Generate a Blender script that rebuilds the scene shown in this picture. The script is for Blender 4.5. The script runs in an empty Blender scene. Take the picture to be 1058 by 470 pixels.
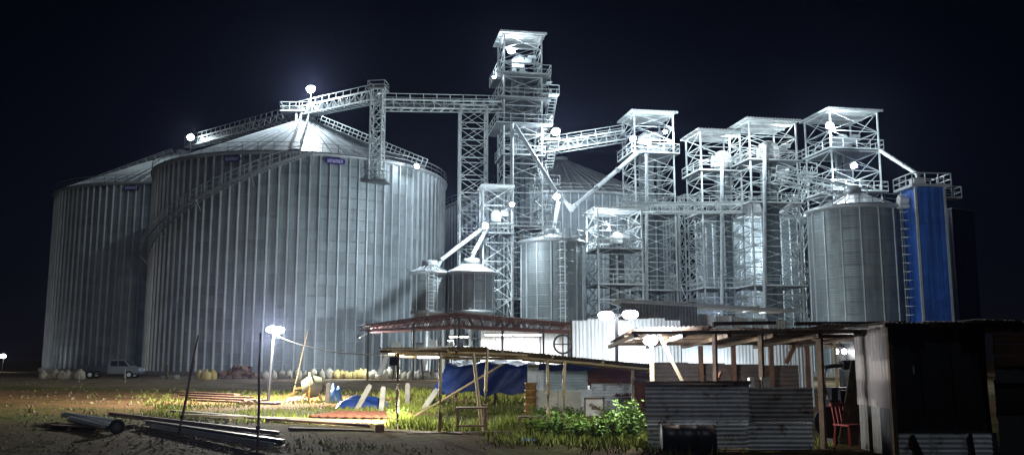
import bpy, math, random
from mathutils import Vector, Matrix, Quaternion
random.seed(7)
R = math.radians
PI = math.pi
scene = bpy.context.scene
col = scene.collection

# ------------------------------------------------------------------ camera, sky, exposure
PITCH, FPX, EYE = R(8.26), 930.0, 1.75
cam_d = bpy.data.cameras.new('camera'); cam = bpy.data.objects.new('camera', cam_d); col.objects.link(cam)
cam.location = (0, 0, EYE); cam.rotation_euler = (R(90) + PITCH, 0, 0)
cam_d.sensor_fit = 'HORIZONTAL'; cam_d.sensor_width = 36; cam_d.lens = 36 * FPX / 1058
cam_d.clip_start = 0.1; cam_d.clip_end = 6000
scene.camera = cam
world = bpy.data.worlds.new('World'); scene.world = world; world.use_nodes = True
wn = world.node_tree; wn.nodes.clear()
sky = wn.nodes.new('ShaderNodeTexSky'); sky.sky_type = 'NISHITA'; sky.sun_disc = False
sky.sun_elevation = R(52); sky.sun_rotation = R(168); sky.air_density = 1.0; sky.dust_density = 0.0; sky.ozone_density = 6.0
tint = wn.nodes.new('ShaderNodeMixRGB'); tint.blend_type = 'MULTIPLY'; tint.inputs[0].default_value = 1.0
tint.inputs[2].default_value = (0.55, 0.45, 0.75, 1)         # night sky: deep navy
bg = wn.nodes.new('ShaderNodeBackground'); bg.inputs[1].default_value = 0.0009
wo = wn.nodes.new('ShaderNodeOutputWorld')
wn.links.new(sky.outputs[0], tint.inputs[1]); wn.links.new(tint.outputs[0], bg.inputs[0]); wn.links.new(bg.outputs[0], wo.inputs[0])
sun_d = bpy.data.lights.new('fill_sun', 'SUN'); sun_d.energy = 0.16; sun_d.angle = R(0.6); sun_d.color = (.86, .93, 1.0)  # sun lamp added behind the camera to fill fence and shack fronts
sun = bpy.data.objects.new('fill_sun', sun_d); col.objects.link(sun)
_e, _a = R(52), R(168)          # same direction as the sky's
sun.rotation_euler = (-Vector((math.sin(_a) * math.cos(_e), math.cos(_a) * math.cos(_e), math.sin(_e)))).to_track_quat('-Z', 'Y').to_euler()
vs = scene.view_settings
vs.view_transform = 'Standard'; vs.look = 'None'; vs.exposure = 0.0; vs.gamma = 1.0; vs.use_curve_mapping = False
scene.cycles.use_denoising = True
scene.cycles.max_bounces = 6; scene.cycles.diffuse_bounces = 3; scene.cycles.glossy_bounces = 2
scene.cycles.sample_clamp_indirect = 3.0
LAMP = 0.63                      # common factor on every lamp of the place

# ------------------------------------------------------------------ surveying helpers
F_ = Vector((0, math.cos(PITCH), math.sin(PITCH))); U_ = Vector((0, -math.sin(PITCH), math.cos(PITCH)))
def at(px, py, Y):              # a point seen at that place of the photograph, Y metres away
    d = F_ + Vector((1, 0, 0)) * ((px - 529) / FPX) + U_ * ((235 - py) / FPX)
    return Vector((0, 0, EYE)) + d * (Y / d.y)
def gnd(px, py):                # the same, on the ground
    d = F_ + Vector((1, 0, 0)) * ((px - 529) / FPX) + U_ * ((235 - py) / FPX)
    return Vector((0, 0, EYE)) + d * (-EYE / d.z)
def V(*a): return Vector(a)

# ------------------------------------------------------------------ materials
MATS = {}
def mat(name, c, rough=0.6, metal=0.0, var=0.25, scale=1.5, bump=0.0, bscale=20, c2=None, rust=0.0, emit=None, rand=0.0):
    m = bpy.data.materials.new(name); m.use_nodes = True; MATS[name] = m
    nt = m.node_tree; b = nt.nodes['Principled BSDF']; L = nt.links.new
    b.inputs['Roughness'].default_value = rough; b.inputs['Metallic'].default_value = metal
    if rough >= .7: b.inputs['Specular IOR Level'].default_value = .12
    if emit:
        b.inputs['Base Color'].default_value = (*c, 1)
        b.inputs['Emission Color'].default_value = (*c, 1); b.inputs['Emission Strength'].default_value = emit
        return m
    g = nt.nodes.new('ShaderNodeNewGeometry')
    n = nt.nodes.new('ShaderNodeTexNoise'); n.inputs['Scale'].default_value = scale; n.inputs['Detail'].default_value = 6; n.inputs['Roughness'].default_value = .65
    L(g.outputs['Position'], n.inputs['Vector'])
    r = nt.nodes.new('ShaderNodeValToRGB'); r.color_ramp.elements[0].position = .3; r.color_ramp.elements[1].position = .7
    lo = c2 if c2 else tuple(x * (1 - var) for x in c); hi = c if c2 else tuple(min(1, x * (1 + var)) for x in c)
    r.color_ramp.elements[0].color = (*lo, 1); r.color_ramp.elements[1].color = (*hi, 1)
    L(n.outputs['Fac'], r.inputs[0]); out = r.outputs[0]
    if rust:
        n2 = nt.nodes.new('ShaderNodeTexNoise'); n2.inputs['Scale'].default_value = scale * 2.3; n2.inputs['Detail'].default_value = 8; n2.inputs['Roughness'].default_value = .75
        L(g.outputs['Position'], n2.inputs['Vector'])
        r2 = nt.nodes.new('ShaderNodeValToRGB'); r2.color_ramp.elements[0].position = .62 - rust * .3; r2.color_ramp.elements[1].position = .72 - rust * .25
        L(n2.outputs['Fac'], r2.inputs[0])
        mx = nt.nodes.new('ShaderNodeMixRGB'); mx.inputs[2].default_value = (.13, .055, .025, 1)
        L(r2.outputs[0], mx.inputs[0]); L(out, mx.inputs[1]); out = mx.outputs[0]
    if rand:
        oi = nt.nodes.new('ShaderNodeObjectInfo'); mr = nt.nodes.new('ShaderNodeMapRange')
        mr.inputs[3].default_value = 1 - rand; mr.inputs[4].default_value = 1 + rand
        L(oi.outputs['Random'], mr.inputs[0])
        mm = nt.nodes.new('ShaderNodeMixRGB'); mm.blend_type = 'MULTIPLY'; mm.inputs[0].default_value = 1
        L(out, mm.inputs[1]); L(mr.outputs[0], mm.inputs[2]); out = mm.outputs[0]
    L(out, b.inputs['Base Color'])
    if bump:
        n3 = nt.nodes.new('ShaderNodeTexNoise'); n3.inputs['Scale'].default_value = bscale; n3.inputs['Detail'].default_value = 4
        L(g.outputs['Position'], n3.inputs['Vector'])
        bp = nt.nodes.new('ShaderNodeBump'); bp.inputs['Strength'].default_value = bump; bp.inputs['Distance'].default_value = .05
        L(n3.outputs['Fac'], bp.inputs['Height']); L(bp.outputs[0], b.inputs['Normal'])
    return m
STEEL = mat('galvanised_steel', (.40, .44, .46), .45, .35, .25, .8)
LATT = mat('galvanised_lattice', (.58, .64, .65), .5, .2, .35, .6, rand=.28)
GRATE = mat('grating', (.14, .155, .165), .6, .3, .3, 2)
DARKST = mat('dark_steel', (.06, .062, .065), .6, .3, .4, 3)
HEADW = mat('white_painted_steel', (.74, .76, .76), .45, .0, .1, 2)
ROOFT = mat('tower_roof_sheet', (.50, .53, .54), .5, .2, .25, 1.2, rand=.15)
BLUE = mat('blue_painted_cladding', (.035, .13, .50), .55, .0, .25, .5, rand=.16)
PALE = mat('pale_trim', (.44, .49, .52), .5, .1, .2, 2)
RED_O = mat('red_oxide_steel', (.11, .045, .035), .65, .0, .35, 2)
REDSHEET = mat('red_roof_sheet', (.15, .07, .06), .6, .0, .35, 1.2, rand=.2)
WHITEW = mat('white_sheet', (.70, .74, .77), .5, .0, .18, .9, rand=.12)
TIN = mat('old_tin', (.64, .68, .72), .5, .1, .3, 1.5, rust=.25, bump=.15, bscale=6, rand=.15)
TINB = mat('old_tin_rusty', (.22, .19, .17), .6, .15, .4, 1.5, rust=.75, bump=.2, bscale=6, rand=.2)
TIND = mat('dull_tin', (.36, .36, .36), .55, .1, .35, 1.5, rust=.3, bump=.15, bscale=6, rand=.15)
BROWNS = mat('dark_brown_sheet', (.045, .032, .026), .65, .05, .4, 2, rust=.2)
TINBLUE = mat('blue_grey_tin', (.34, .41, .43), .5, .2, .25, 1.5, rust=.12, rand=.1)
MAROON = mat('maroon_board', (.13, .055, .045), .7, .0, .35, 2.5, rust=.3)
CREAM = mat('cream_board', (.52, .50, .42), .7, .0, .2, 2.5)
BLACKT = mat('black_tarpaulin', (.012, .012, .014), .55, .0, .4, 2.5, bump=.4, bscale=3)
GREYT = mat('grey_tarpaulin', (.05, .052, .06), .6, .0, .3, 2, bump=.3, bscale=3)
PINKT = mat('faded_sheet', (.15, .125, .12), .6, .1, .3, 2, rust=.2)
BAMBOO = mat('bamboo', (.36, .27, .13), .55, .0, .35, 6, c2=(.20, .14, .07))
WOOD = mat('rough_wood', (.15, .105, .07), .75, .0, .4, 6, c2=(.07, .047, .03), bump=.2, bscale=30)
BROWNB = mat('brown_board', (.12, .065, .04), .75, .0, .45, 3, c2=(.05, .028, .02))
PLANK = mat('pale_plank', (.30, .25, .17), .7, .0, .3, 5, c2=(.16, .125, .08))
TARP = mat('blue_tarpaulin', (.010, .032, .16), .4, .0, .3, 2.5, bump=.5, bscale=4)
BLUEJ = mat('blue_plastic', (.02, .07, .20), .4, .0, .2, 3)
BLACKP = mat('black_paint', (.014, .014, .016), .4, .0, .3, 3)
RUBBER = mat('rubber', (.015, .015, .015), .8)
CONC = mat('concrete', (.22, .215, .20), .85, .0, .3, 3, bump=.25, bscale=25)
SACK = mat('woven_sack', (.30, .28, .22), .85, .0, .3, 3, bump=.2, bscale=40, rand=.25)
SACKY = mat('yellow_sack', (.33, .26, .10), .85, .0, .3, 3, bump=.2, bscale=40, rand=.25)
ROCK = mat('rubble_earth', (.17, .10, .06), .9, .0, .5, 3, c2=(.10, .05, .03), bump=.5, bscale=8, rand=.3)
YELLOW = mat('yellow_paint', (.30, .21, .04), .55, .0, .25, 3, rust=.15)
DRUMG = mat('drum_green_grey', (.055, .06, .03), .6, .0, .3, 4, rust=.3)
CHAIRR = mat('red_plastic', (.24, .04, .035), .4, .0, .1, 3)
WHITEP = mat('white_paint', (.72, .74, .75), .4, .0, .08, 3)
CARW = mat('white_car_paint', (.17, .20, .24), .3, .0, .06, 3)
CARD_ = mat('dark_car_paint', (.05, .06, .08), .35, .0, .15, 3)
GLASS = mat('dark_glass', (.02, .025, .03), .1, .0, .1, 3)
ALU = mat('aluminium_tube', (.75, .78, .82), .35, .2, .15, 4)
REBAR = mat('rusty_rebar', (.13, .05, .03), .8, .2, .4, 6, c2=(.07, .03, .02))
SIGNP = mat('purple_enamel', (.035, .025, .16), .4, .0, .1, 3)
SIGNL = mat('lavender_letter', (.50, .46, .70), .5, .0, .05, 3)
PAPER = mat('white_carton', (.68, .68, .66), .8, .0, .08, 5)
LEAF = mat('weed_leaf', (.14, .25, .035), .6, .0, .45, 1.2, c2=(.08, .14, .022))
GRASS = mat('grass_blade', (.15, .175, .026), .7, .0, .45, .5, c2=(.075, .09, .016))
LENS = mat('lamp_lens', (.93, .97, 1.0), .3, emit=40)
LENSW = mat('lamp_lens_warm', (1.0, .93, .80), .3, emit=30)
TUBEL = mat('tube_light', (1.0, .97, .92), .3, emit=25)
WIRE = mat('black_cable', (.012, .012, .012), .7)

def streaks(m, src, lo=.62, hi=1.12, sc=1.6):      # rain streaks and dust runs down a wall
    nt = m.node_tree; L = nt.links.new; b = nt.nodes['Principled BSDF']
    g = nt.nodes.new('ShaderNodeNewGeometry'); mp = nt.nodes.new('ShaderNodeMapping'); mp.inputs['Scale'].default_value = (1, 1, .05); L(g.outputs['Position'], mp.inputs['Vector'])
    n = nt.nodes.new('ShaderNodeTexNoise'); n.inputs['Scale'].default_value = sc; n.inputs['Detail'].default_value = 5; n.inputs['Roughness'].default_value = .7; L(mp.outputs[0], n.inputs['Vector'])
    mr = nt.nodes.new('ShaderNodeMapRange'); mr.inputs[1].default_value = .3; mr.inputs[2].default_value = .62; mr.inputs[3].default_value = lo; mr.inputs[4].default_value = hi; L(n.outputs['Fac'], mr.inputs[0])
    mm = nt.nodes.new('ShaderNodeMixRGB'); mm.blend_type = 'MULTIPLY'; mm.inputs[0].default_value = 1; L(src, mm.inputs[1]); L(mr.outputs[0], mm.inputs[2]); L(mm.outputs[0], b.inputs['Base Color'])
def silo_mat(name, c, nsheet, v0=.84, v1=1.14):
    m = mat(name, c, .5, .15, .18, .35)
    nt = m.node_tree; L = nt.links.new; b = nt.nodes['Principled BSDF']
    src = b.inputs['Base Color'].links[0].from_socket
    tc = nt.nodes.new('ShaderNodeTexCoord'); sp = nt.nodes.new('ShaderNodeSeparateXYZ'); L(tc.outputs['Object'], sp.inputs[0])
    a = nt.nodes.new('ShaderNodeMath'); a.operation = 'ARCTAN2'; L(sp.outputs[1], a.inputs[0]); L(sp.outputs[0], a.inputs[1])
    mu = nt.nodes.new('ShaderNodeMath'); mu.operation = 'MULTIPLY'; mu.inputs[1].default_value = nsheet / (2 * PI); L(a.outputs[0], mu.inputs[0])
    oi = nt.nodes.new('ShaderNodeObjectInfo')
    ad = nt.nodes.new('ShaderNodeMath'); ad.operation = 'ADD'; L(mu.outputs[0], ad.inputs[0]); L(oi.outputs['Random'], ad.inputs[1])
    fl = nt.nodes.new('ShaderNodeMath'); fl.operation = 'FLOOR'; L(ad.outputs[0], fl.inputs[0])
    cb = nt.nodes.new('ShaderNodeCombineXYZ'); L(fl.outputs[0], cb.inputs[0]); L(oi.outputs['Random'], cb.inputs[1])
    w = nt.nodes.new('ShaderNodeTexWhiteNoise'); L(cb.outputs[0], w.inputs['Vector'])
    mr = nt.nodes.new('ShaderNodeMapRange'); mr.inputs[3].default_value = v0; mr.inputs[4].default_value = v1; L(w.outputs['Value'], mr.inputs[0])
    mm = nt.nodes.new('ShaderNodeMixRGB'); mm.blend_type = 'MULTIPLY'; mm.inputs[0].default_value = 1
    L(src, mm.inputs[1]); L(mr.outputs[0], mm.inputs[2])
    streaks(m, mm.outputs[0]); return m
SILO = silo_mat('silo_wall_sheet', (.245, .295, .32), 40)
SILOS = silo_mat('small_silo_wall_sheet', (.20, .24, .25), 14, .90, 1.09)
TRUNK = mat('weathered_duct_steel', (.15, .18, .19), .5, .35, .25, .8)
streaks(BLUE, BLUE.node_tree.nodes['Principled BSDF'].inputs['Base Color'].links[0].from_socket, .5, 1.15, 2.5)
SROOF = mat('silo_roof_sheet', (.44, .48, .50), .42, .35, .2, .5, rand=.12)
STIFF = mat('silo_stiffener_steel', (.50, .55, .58), .45, .15, .2, .6, rand=.15)

# ------------------------------------------------------------------ mesh helpers
class MB:
    def __init__(s): s.v = []; s.f = []; s.sm = []
    def add(s, vs, fs, smooth=False):
        o = len(s.v); s.v += [tuple(x) for x in vs]; s.f += [tuple(i + o for i in f) for f in fs]; s.sm += [smooth] * len(fs); return s
    def box(s, c, size, rz=0, M=None):
        hx, hy, hz = size[0] / 2, size[1] / 2, size[2] / 2; c = Vector(c)
        q = M if M is not None else Matrix.Rotation(rz, 3, 'Z')
        vs = [c + q @ Vector((x * hx, y * hy, z * hz)) for z in (-1, 1) for y in (-1, 1) for x in (-1, 1)]
        return s.add(vs, [(0, 2, 3, 1), (4, 5, 7, 6), (0, 1, 5, 4), (2, 6, 7, 3), (0, 4, 6, 2), (1, 3, 7, 5)])
    def bar(s, p0, p1, w, h=None):
        p0 = Vector(p0); p1 = Vector(p1); h = h or w; d = p1 - p0
        q = d.to_track_quat('Z', 'Y').to_matrix()
        return s.box((p0 + p1) / 2, (w, h, d.length), M=q)
    def tube(s, pts, r, n=8, caps=True, r2=None):
        pts = [Vector(p) for p in pts]; rings = []
        for i, p in enumerate(pts):
            d = (pts[min(i + 1, len(pts) - 1)] - pts[max(i - 1, 0)])
            q = d.to_track_quat('Z', 'Y').to_matrix()
            rr = r if r2 is None else r + (r2 - r) * i / (len(pts) - 1)
            rings.append([p + q @ Vector((rr * math.cos(2 * PI * k / n), rr * math.sin(2 * PI * k / n), 0)) for k in range(n)])
        vs = [x for g in rings for x in g]; fs = []
        for i in range(len(pts) - 1):
            for k in range(n): fs.append((i * n + k, i * n + (k + 1) % n, (i + 1) * n + (k + 1) % n, (i + 1) * n + k))
        s.add(vs, fs, True)
        if caps: s.add(rings[0], [tuple(range(n))[::-1]]); s.add(rings[-1], [tuple(range(n))])
        return s
    def lathe(s, prof, n=24, c=(0, 0, 0), smooth=True, M=None):     # prof: [(r, z)]
        c = Vector(c); vs = []; fs = []
        for r, z in prof:
            for k in range(n):
                p = Vector((r * math.cos(2 * PI * k / n), r * math.sin(2 * PI * k / n), z))
                vs.append(c + (M @ p if M is not None else p))
        for i in range(len(prof) - 1):
            for k in range(n): fs.append((i * n + k, i * n + (k + 1) % n, (i + 1) * n + (k + 1) % n, (i + 1) * n + k))
        return s.add(vs, fs, smooth)
    def quad(s, a, b, c, d): return s.add([a, b, c, d], [(0, 1, 2, 3)])
    def mesh(s, name, m):
        me = bpy.data.meshes.new(name); me.from_pydata(s.v, [], s.f); me.materials.append(m)
        me.polygons.foreach_set('use_smooth', s.sm); me.update(); return me
    def build(s, name, m, parent=None, loc=None):
        o = bpy.data.objects.new(name, s.mesh(name, m)); col.objects.link(o)
        if parent: o.parent = parent
        if loc is not None: o.location = loc
        return o
def inst(name, me, parent=None, loc=(0, 0, 0), rz=0, q=None, scale=None):
    o = bpy.data.objects.new(name, me); col.objects.link(o); o.parent = parent; o.location = loc
    if q is not None: o.rotation_mode = 'QUATERNION'; o.rotation_quaternion = q
    else: o.rotation_euler = (0, 0, rz)
    if scale: o.scale = scale
    return o
def thing(name, label, cat, loc=(0, 0, 0), rz=0, group=None):
    o = bpy.data.objects.new(name, None); col.objects.link(o); o.empty_display_size = .3
    o.location = loc; o.rotation_euler = (0, 0, rz); return tag(o, label, cat, group)
def tag(o, label, cat, group=None):
    o['label'] = label; o['category'] = cat
    if group: o['group'] = group
    return o
def struct(o): o['kind'] = 'structure'; return o
_unit = {}
def unit(kind, m):
    k = (kind, m.name)
    if k not in _unit:
        b = MB()
        if kind == 'bar': b.box((0, 0, .5), (1, 1, 1))
        else: b.tube([(0, 0, 0), (0, 0, 1)], 1, 10)
        _unit[k] = b.mesh('unit_' + kind, m)
    return _unit[k]
def bar(name, p0, p1, w, m, parent=None, h=None):
    p0 = Vector(p0); p1 = Vector(p1); d = p1 - p0
    return inst(name, unit('bar', m), parent, p0, q=d.to_track_quat('Z', 'Y'), scale=(w, h or w, d.length))
def rod(name, p0, p1, r, m, parent=None):
    p0 = Vector(p0); p1 = Vector(p1); d = p1 - p0
    return inst(name, unit('rod', m), parent, p0, q=d.to_track_quat('Z', 'Y'), scale=(r, r, d.length))
_cb = {}
def cross_mesh(w, h, t, m, single=0):
    k = (round(w, 3), round(h, 3), t, m.name, single)
    if k not in _cb:
        b = MB()
        if single in (0, 1): b.bar((-w / 2, -.012, 0), (w / 2, -.012, h), t, t * .6)
        if single in (0, 2): b.bar((w / 2, .03, 0), (-w / 2, .03, h), t, t * .6)
        if single == 0: b.box((0, -.03, h / 2), (t * 2.2, .03, t * 2.2))
        _cb[k] = b.mesh('cross_brace', m)
    return _cb[k]
def corr(o, u, v, pitch=.09, amp=.012, along='u', jag=0.0, nu=2, bend=0.0):
    """corrugated sheet from corner o spanned by u and v; ridges run along u or v"""
    o = Vector(o); u = Vector(u); v = Vector(v); nrm = u.cross(v).normalized()
    b = MB(); w = v if along == 'u' else u; ln = u if along == 'u' else v
    n = max(6, int(w.length / pitch * 4)); vs = []; fs = []; k = 4
    for j in range(k + 1):
        for i in range(n + 1):
            s_ = i / n; t_ = j / k
            e = jag * (random.random() - .5) if j in (0, k) else 0
            p = o + w * s_ + ln * (t_ + e) + nrm * (amp * math.sin(2 * PI * s_ * w.length / pitch) + bend * math.sin(PI * t_) * math.sin(PI * s_ * 1.3 + .4))
            vs.append(p)
    for j in range(k):
        for i in range(n): fs.append((j * (n + 1) + i, j * (n + 1) + i + 1, (j + 1) * (n + 1) + i + 1, (j + 1) * (n + 1) + i))
    b.add(vs, fs, True); return b
def railing(b, pts, h=1.1, step=1.5, t=.045, mid=True):
    """posts and rails along a line of points, added to a mesh builder"""
    for p, q in zip(pts[:-1], pts[1:]):
        p = Vector(p); q = Vector(q); n = max(1, int((q - p).length / step))
        for i in range(n + 1):
            c = p.lerp(q, i / n); b.box(c + V(0, 0, h / 2), (t, t, h))
        b.bar(p + V(0, 0, h), q + V(0, 0, h), t); 
        if mid: b.bar(p + V(0, 0, h * .55), q + V(0, 0, h * .55), t * .8)
        b.bar(p + V(0, 0, .08), q + V(0, 0, .08), t * .6, t * 2.5)
    return b

# ------------------------------------------------------------------ ground
def ground():
    def axis(lim, near):
        a = [0.0]; s = .8
        while a[-1] < lim: a.append(a[-1] + s); s = s if a[-1] < near else s * 1.18
        return a
    xs = axis(900, 26); xs = [-x for x in xs[:0:-1]] + xs
    ys = [-y for y in axis(60, 6)[:0:-1]] + axis(1400, 64)
    rnd = random.Random(3); ph = [(rnd.uniform(.15, 1.1), rnd.uniform(.15, 1.1), rnd.uniform(0, 6)) for _ in range(9)]
    vs = []; fs = []
    for y in ys:
        for x in xs:
            f = 1 if abs(x) < 40 and 5 < y < 74 else 0
            z = f * .014 * sum(math.sin(a * x + b_ * y + c) for a, b_, c in ph)
            vs.append((x, y, z))
    nx = len(xs)
    for j in range(len(ys) - 1):
        for i in range(nx - 1): fs.append((j * nx + i, j * nx + i + 1, (j + 1) * nx + i + 1, (j + 1) * nx + i))
    m = bpy.data.materials.new('yard_ground'); m.use_nodes = True; nt = m.node_tree; L = nt.links.new; b = nt.nodes['Principled BSDF']
    b.inputs['Roughness'].default_value = .95; b.inputs['Specular IOR Level'].default_value = .04
    g = nt.nodes.new('ShaderNodeNewGeometry'); sp = nt.nodes.new('ShaderNodeSeparateXYZ'); L(g.outputs['Position'], sp.inputs[0])
    def noise(sc, det=6, ro=.6):
        n = nt.nodes.new('ShaderNodeTexNoise'); n.inputs['Scale'].default_value = sc; n.inputs['Detail'].default_value = det; n.inputs['Roughness'].default_value = ro
        L(g.outputs['Position'], n.inputs['Vector']); return n.outputs['Fac']
    def math_(op, a, b_):
        n = nt.nodes.new('ShaderNodeMath'); n.operation = op
        for i, x in enumerate((a, b_)):
            if isinstance(x, (int, float)): n.inputs[i].default_value = x
            else: L(x, n.inputs[i])
        return n.outputs[0]
    yy = math_('ADD', sp.outputs[1], math_('MULTIPLY', math_('SUBTRACT', noise(.12, 4), .5), 16.0))
    yy = math_('ADD', yy, math_('MULTIPLY', sp.outputs[0], .25))
    t = math_('DIVIDE', yy, 100.0)
    ra = nt.nodes.new('ShaderNodeValToRGB'); L(t, ra.inputs[0]); e = ra.color_ramp.elements
    e[0].position = .16; e[0].color = (.034, .021, .012, 1); e[1].position = .225; e[1].color = (.075, .055, .026, 1)
    for p, c in ((.245, (0.091, 0.098, 0.028)), (.285, (0.119, 0.087, 0.036)), (.32, (0.175, 0.098, 0.050)), (.42, (0.175, 0.101, 0.053)), (.47, (0.119, 0.105, 0.036)), (.53, (0.231, 0.182, 0.123)), (.70, (0.231, 0.182, 0.123)), (.80, (0.119, 0.081, 0.048))):
        k = e.new(p); k.color = (*c, 1)
    gr = nt.nodes.new('ShaderNodeValToRGB'); L(noise(.45, 7, .7), gr.inputs[0]); gr.color_ramp.elements[0].position = .47; gr.color_ramp.elements[1].position = .6
    mx = nt.nodes.new('ShaderNodeMixRGB'); mx.inputs[2].default_value = (.05, .065, .014, 1); L(ra.outputs[0], mx.inputs[1])
    L(math_('MULTIPLY', gr.outputs[0], .55), mx.inputs[0])
    fr = nt.nodes.new('ShaderNodeValToRGB'); L(noise(3.5, 8, .75), fr.inputs[0]); fr.color_ramp.elements[0].position = .3; fr.color_ramp.elements[0].color = (.42, .42, .42, 1); fr.color_ramp.elements[1].position = .7; fr.color_ramp.elements[1].color = (1.7, 1.6, 1.5, 1)
    mm = nt.nodes.new('ShaderNodeMixRGB'); mm.blend_type = 'MULTIPLY'; mm.inputs[0].default_value = 1; L(mx.outputs[0], mm.inputs[1]); L(fr.outputs[0], mm.inputs[2])
    L(mm.outputs[0], b.inputs['Base Color'])
    bp = nt.nodes.new('ShaderNodeBump'); bp.inputs['Strength'].default_value = .8; bp.inputs['Distance'].default_value = .12; L(noise(5, 8, .7), bp.inputs['Height']); L(bp.outputs[0], b.inputs['Normal'])
    o = MB().add(vs, fs, True).build('ground', m); struct(o)
ground()

# ------------------------------------------------------------------ silos
def silo(name, label, cx, cy, r, eave, rise, nst, ring_h, npan, wallm, z0=0.0, rail=True, seg=96, stiff=(.2, .13), hopper=None, ladder=None, group=None, foot=True):
    t = thing(name, label, 'silo', (cx, cy, 0), 0, group)
    n = max(1, round((eave - z0) / ring_h)); rh = (eave - z0) / n
    b = MB(); waves = 5; rows = waves * 4
    prof = [(r + .03, 0), (r + .03, .03)] + [(r + .012 * math.sin(2 * PI * i / 4), .03 + (rh - .03) * i / rows) for i in range(rows + 1)]
    b.lathe(prof, seg); me = b.mesh('wall_ring', wallm)
    for i in range(n): inst('wall_ring', me, t, (0, 0, z0 + i * rh))
    b = MB(); w, d = stiff
    b.add([(r - .01, -w / 2, 0), (r + d, -w * .32, 0), (r + d, w * .32, 0), (r - .01, w / 2, 0), (r - .01, -w / 2, 1), (r + d, -w * .32, 1), (r + d, w * .32, 1), (r - .01, w / 2, 1)],
          [(0, 1, 5, 4), (1, 2, 6, 5), (2, 3, 7, 6), (4, 5, 6, 7), (0, 3, 2, 1)])
    me = b.mesh('stiffener', STIFF)
    for i in range(nst): inst('stiffener', me, t, (0, 0, z0), 2 * PI * (i + .35) / nst, scale=(1, 1, eave - z0 - .02))
    # roof: radial panels, each with its standing rib
    b = MB(); a = PI / npan; ro = r + .35; ri = max(.5, r * .05); ze = eave - .1; zr = rise
    sl = (zr) / (ro - ri)
    def pt(rad, ang, up=0): return (rad * math.cos(ang), rad * math.sin(ang), ze + (ro - rad) * sl + up)
    for k in range(4):
        r0 = ri + (ro - ri) * k / 4; r1 = ri + (ro - ri) * (k + 1) / 4
        b.quad(pt(r0, -a), pt(r1, -a), pt(r1, a), pt(r0, a))
    hw = .05 if r > 8 else .025; rb = .16 if r > 8 else .07
    def rp(rad, s_, up): p = pt(rad, a, up); return (p[0] - s_ * hw * math.sin(a), p[1] + s_ * hw * math.cos(a), p[2])
    b.add([rp(ri, -1, 0), rp(ri, 1, 0), rp(ro, 1, 0), rp(ro, -1, 0), rp(ri, -1, rb), rp(ri, 1, rb), rp(ro, 1, rb), rp(ro, -1, rb)],
          [(4, 7, 6, 5), (0, 4, 5, 1), (1, 5, 6, 2), (2, 6, 7, 3), (3, 7, 4, 0)])
    me = b.mesh('roof_panel', SROOF)
    for i in range(npan): inst('roof_panel', me, t, (0, 0, 0), 2 * PI * i / npan)
    MB().lathe([(0, zr + .55), (ri + .25, zr + .45), (ri + .3, zr - .1), (ri + .1, zr - .15)], 24, (0, 0, ze)).build('roof_cap', STEEL, t)
    MB().lathe([(r + .02, eave - .32), (r + .4, eave - .2), (r + .42, eave - .04), (r + .05, eave)], seg).build('eave_ring', STEEL, t)
    if rail:
        b = MB(); m_ = max(24, int(r * 4)); pts = [(math.cos(2 * PI * i / m_) * (r + .3), math.sin(2 * PI * i / m_) * (r + .3), eave - .05) for i in range(m_ + 1)]
        railing(b, pts, 1.0, 3, .05); b.build('eave_railing', STEEL, t)
    if foot: MB().lathe([(r + .6, 0), (r + .6, .45), (r - .2, .46)], seg).build('foundation_ring', CONC, t)
    if hopper:
        zb = hopper
        MB().lathe([(r, z0 + .01), (.25, zb), (.25, zb - .6)], seg).build('hopper_cone', STEEL, t)
        for k in range(6):
            an = 2 * PI * (k + .5) / 6
            bar('leg', (r * .98 * math.cos(an), r * .98 * math.sin(an), 0), (r * .98 * math.cos(an), r * .98 * math.sin(an), z0 + .4), .2, LATT, t)
        MB().lathe([(r + .02, z0 - .1), (r + .12, z0 - .1), (r + .12, z0 + .2), (r + .02, z0 + .2)], seg).build('ring_beam', STEEL, t)
    if ladder is not None:
        an = ladder; c, s_ = math.cos(an), math.sin(an); b = MB(); tx, ty = -s_, c
        for sg in (-1, 1): b.bar((c * (r + .3) + tx * .25 * sg, s_ * (r + .3) + ty * .25 * sg, z0), (c * (r + .3) + tx * .25 * sg, s_ * (r + .3) + ty * .25 * sg, eave + 1), .06)
        z = z0 + .3
        while z < eave + .8: b.bar((c * (r + .3) - tx * .25, s_ * (r + .3) - ty * .25, z), (c * (r + .3) + tx * .25, s_ * (r + .3) + ty * .25, z), .04); z += .35
        b.build('ladder', LATT, t)
        b = MB(); z = z0 + 2.5
        while z < eave + 1:
            pts = [(c * (r + .3 + .75 * math.sin(q)) + tx * .4 * math.cos(q), s_ * (r + .3 + .75 * math.sin(q)) + ty * .4 * math.cos(q), z) for q in [PI * k / 6 for k in range(7)]]
            for p, q in zip(pts[:-1], pts[1:]): b.bar(p, q, .05)
            z += .8
        b.build('ladder_cage', LATT, t)['kind'] = 'stuff'
    return t
AX, AY, AR, AE = -24.9, 106.0, 16.7, 22.5
siloA = silo('grain_silo', 'largest ribbed steel grain silo with spiral stair and oval purple plates at the eave', AX, AY, AR, AE, 7.7, 104, 1.12, 72, SILO, seg=128, stiff=(.17, .2))
siloB = silo('grain_silo', 'dim ribbed grain silo at the far left, behind the largest silo', -49.7, 133, 16.7, 24.6, 7.7, 104, 1.12, 72, SILO, seg=128, stiff=(.17, .2))
siloC = silo('grain_silo', 'wide silo behind the tallest lattice tower, only its ribbed cone roof in clear view', 7, 128, 16.7, 22.5, 7.7, 104, 1.12, 72, SILO, seg=96, stiff=(.17, .2))
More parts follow.
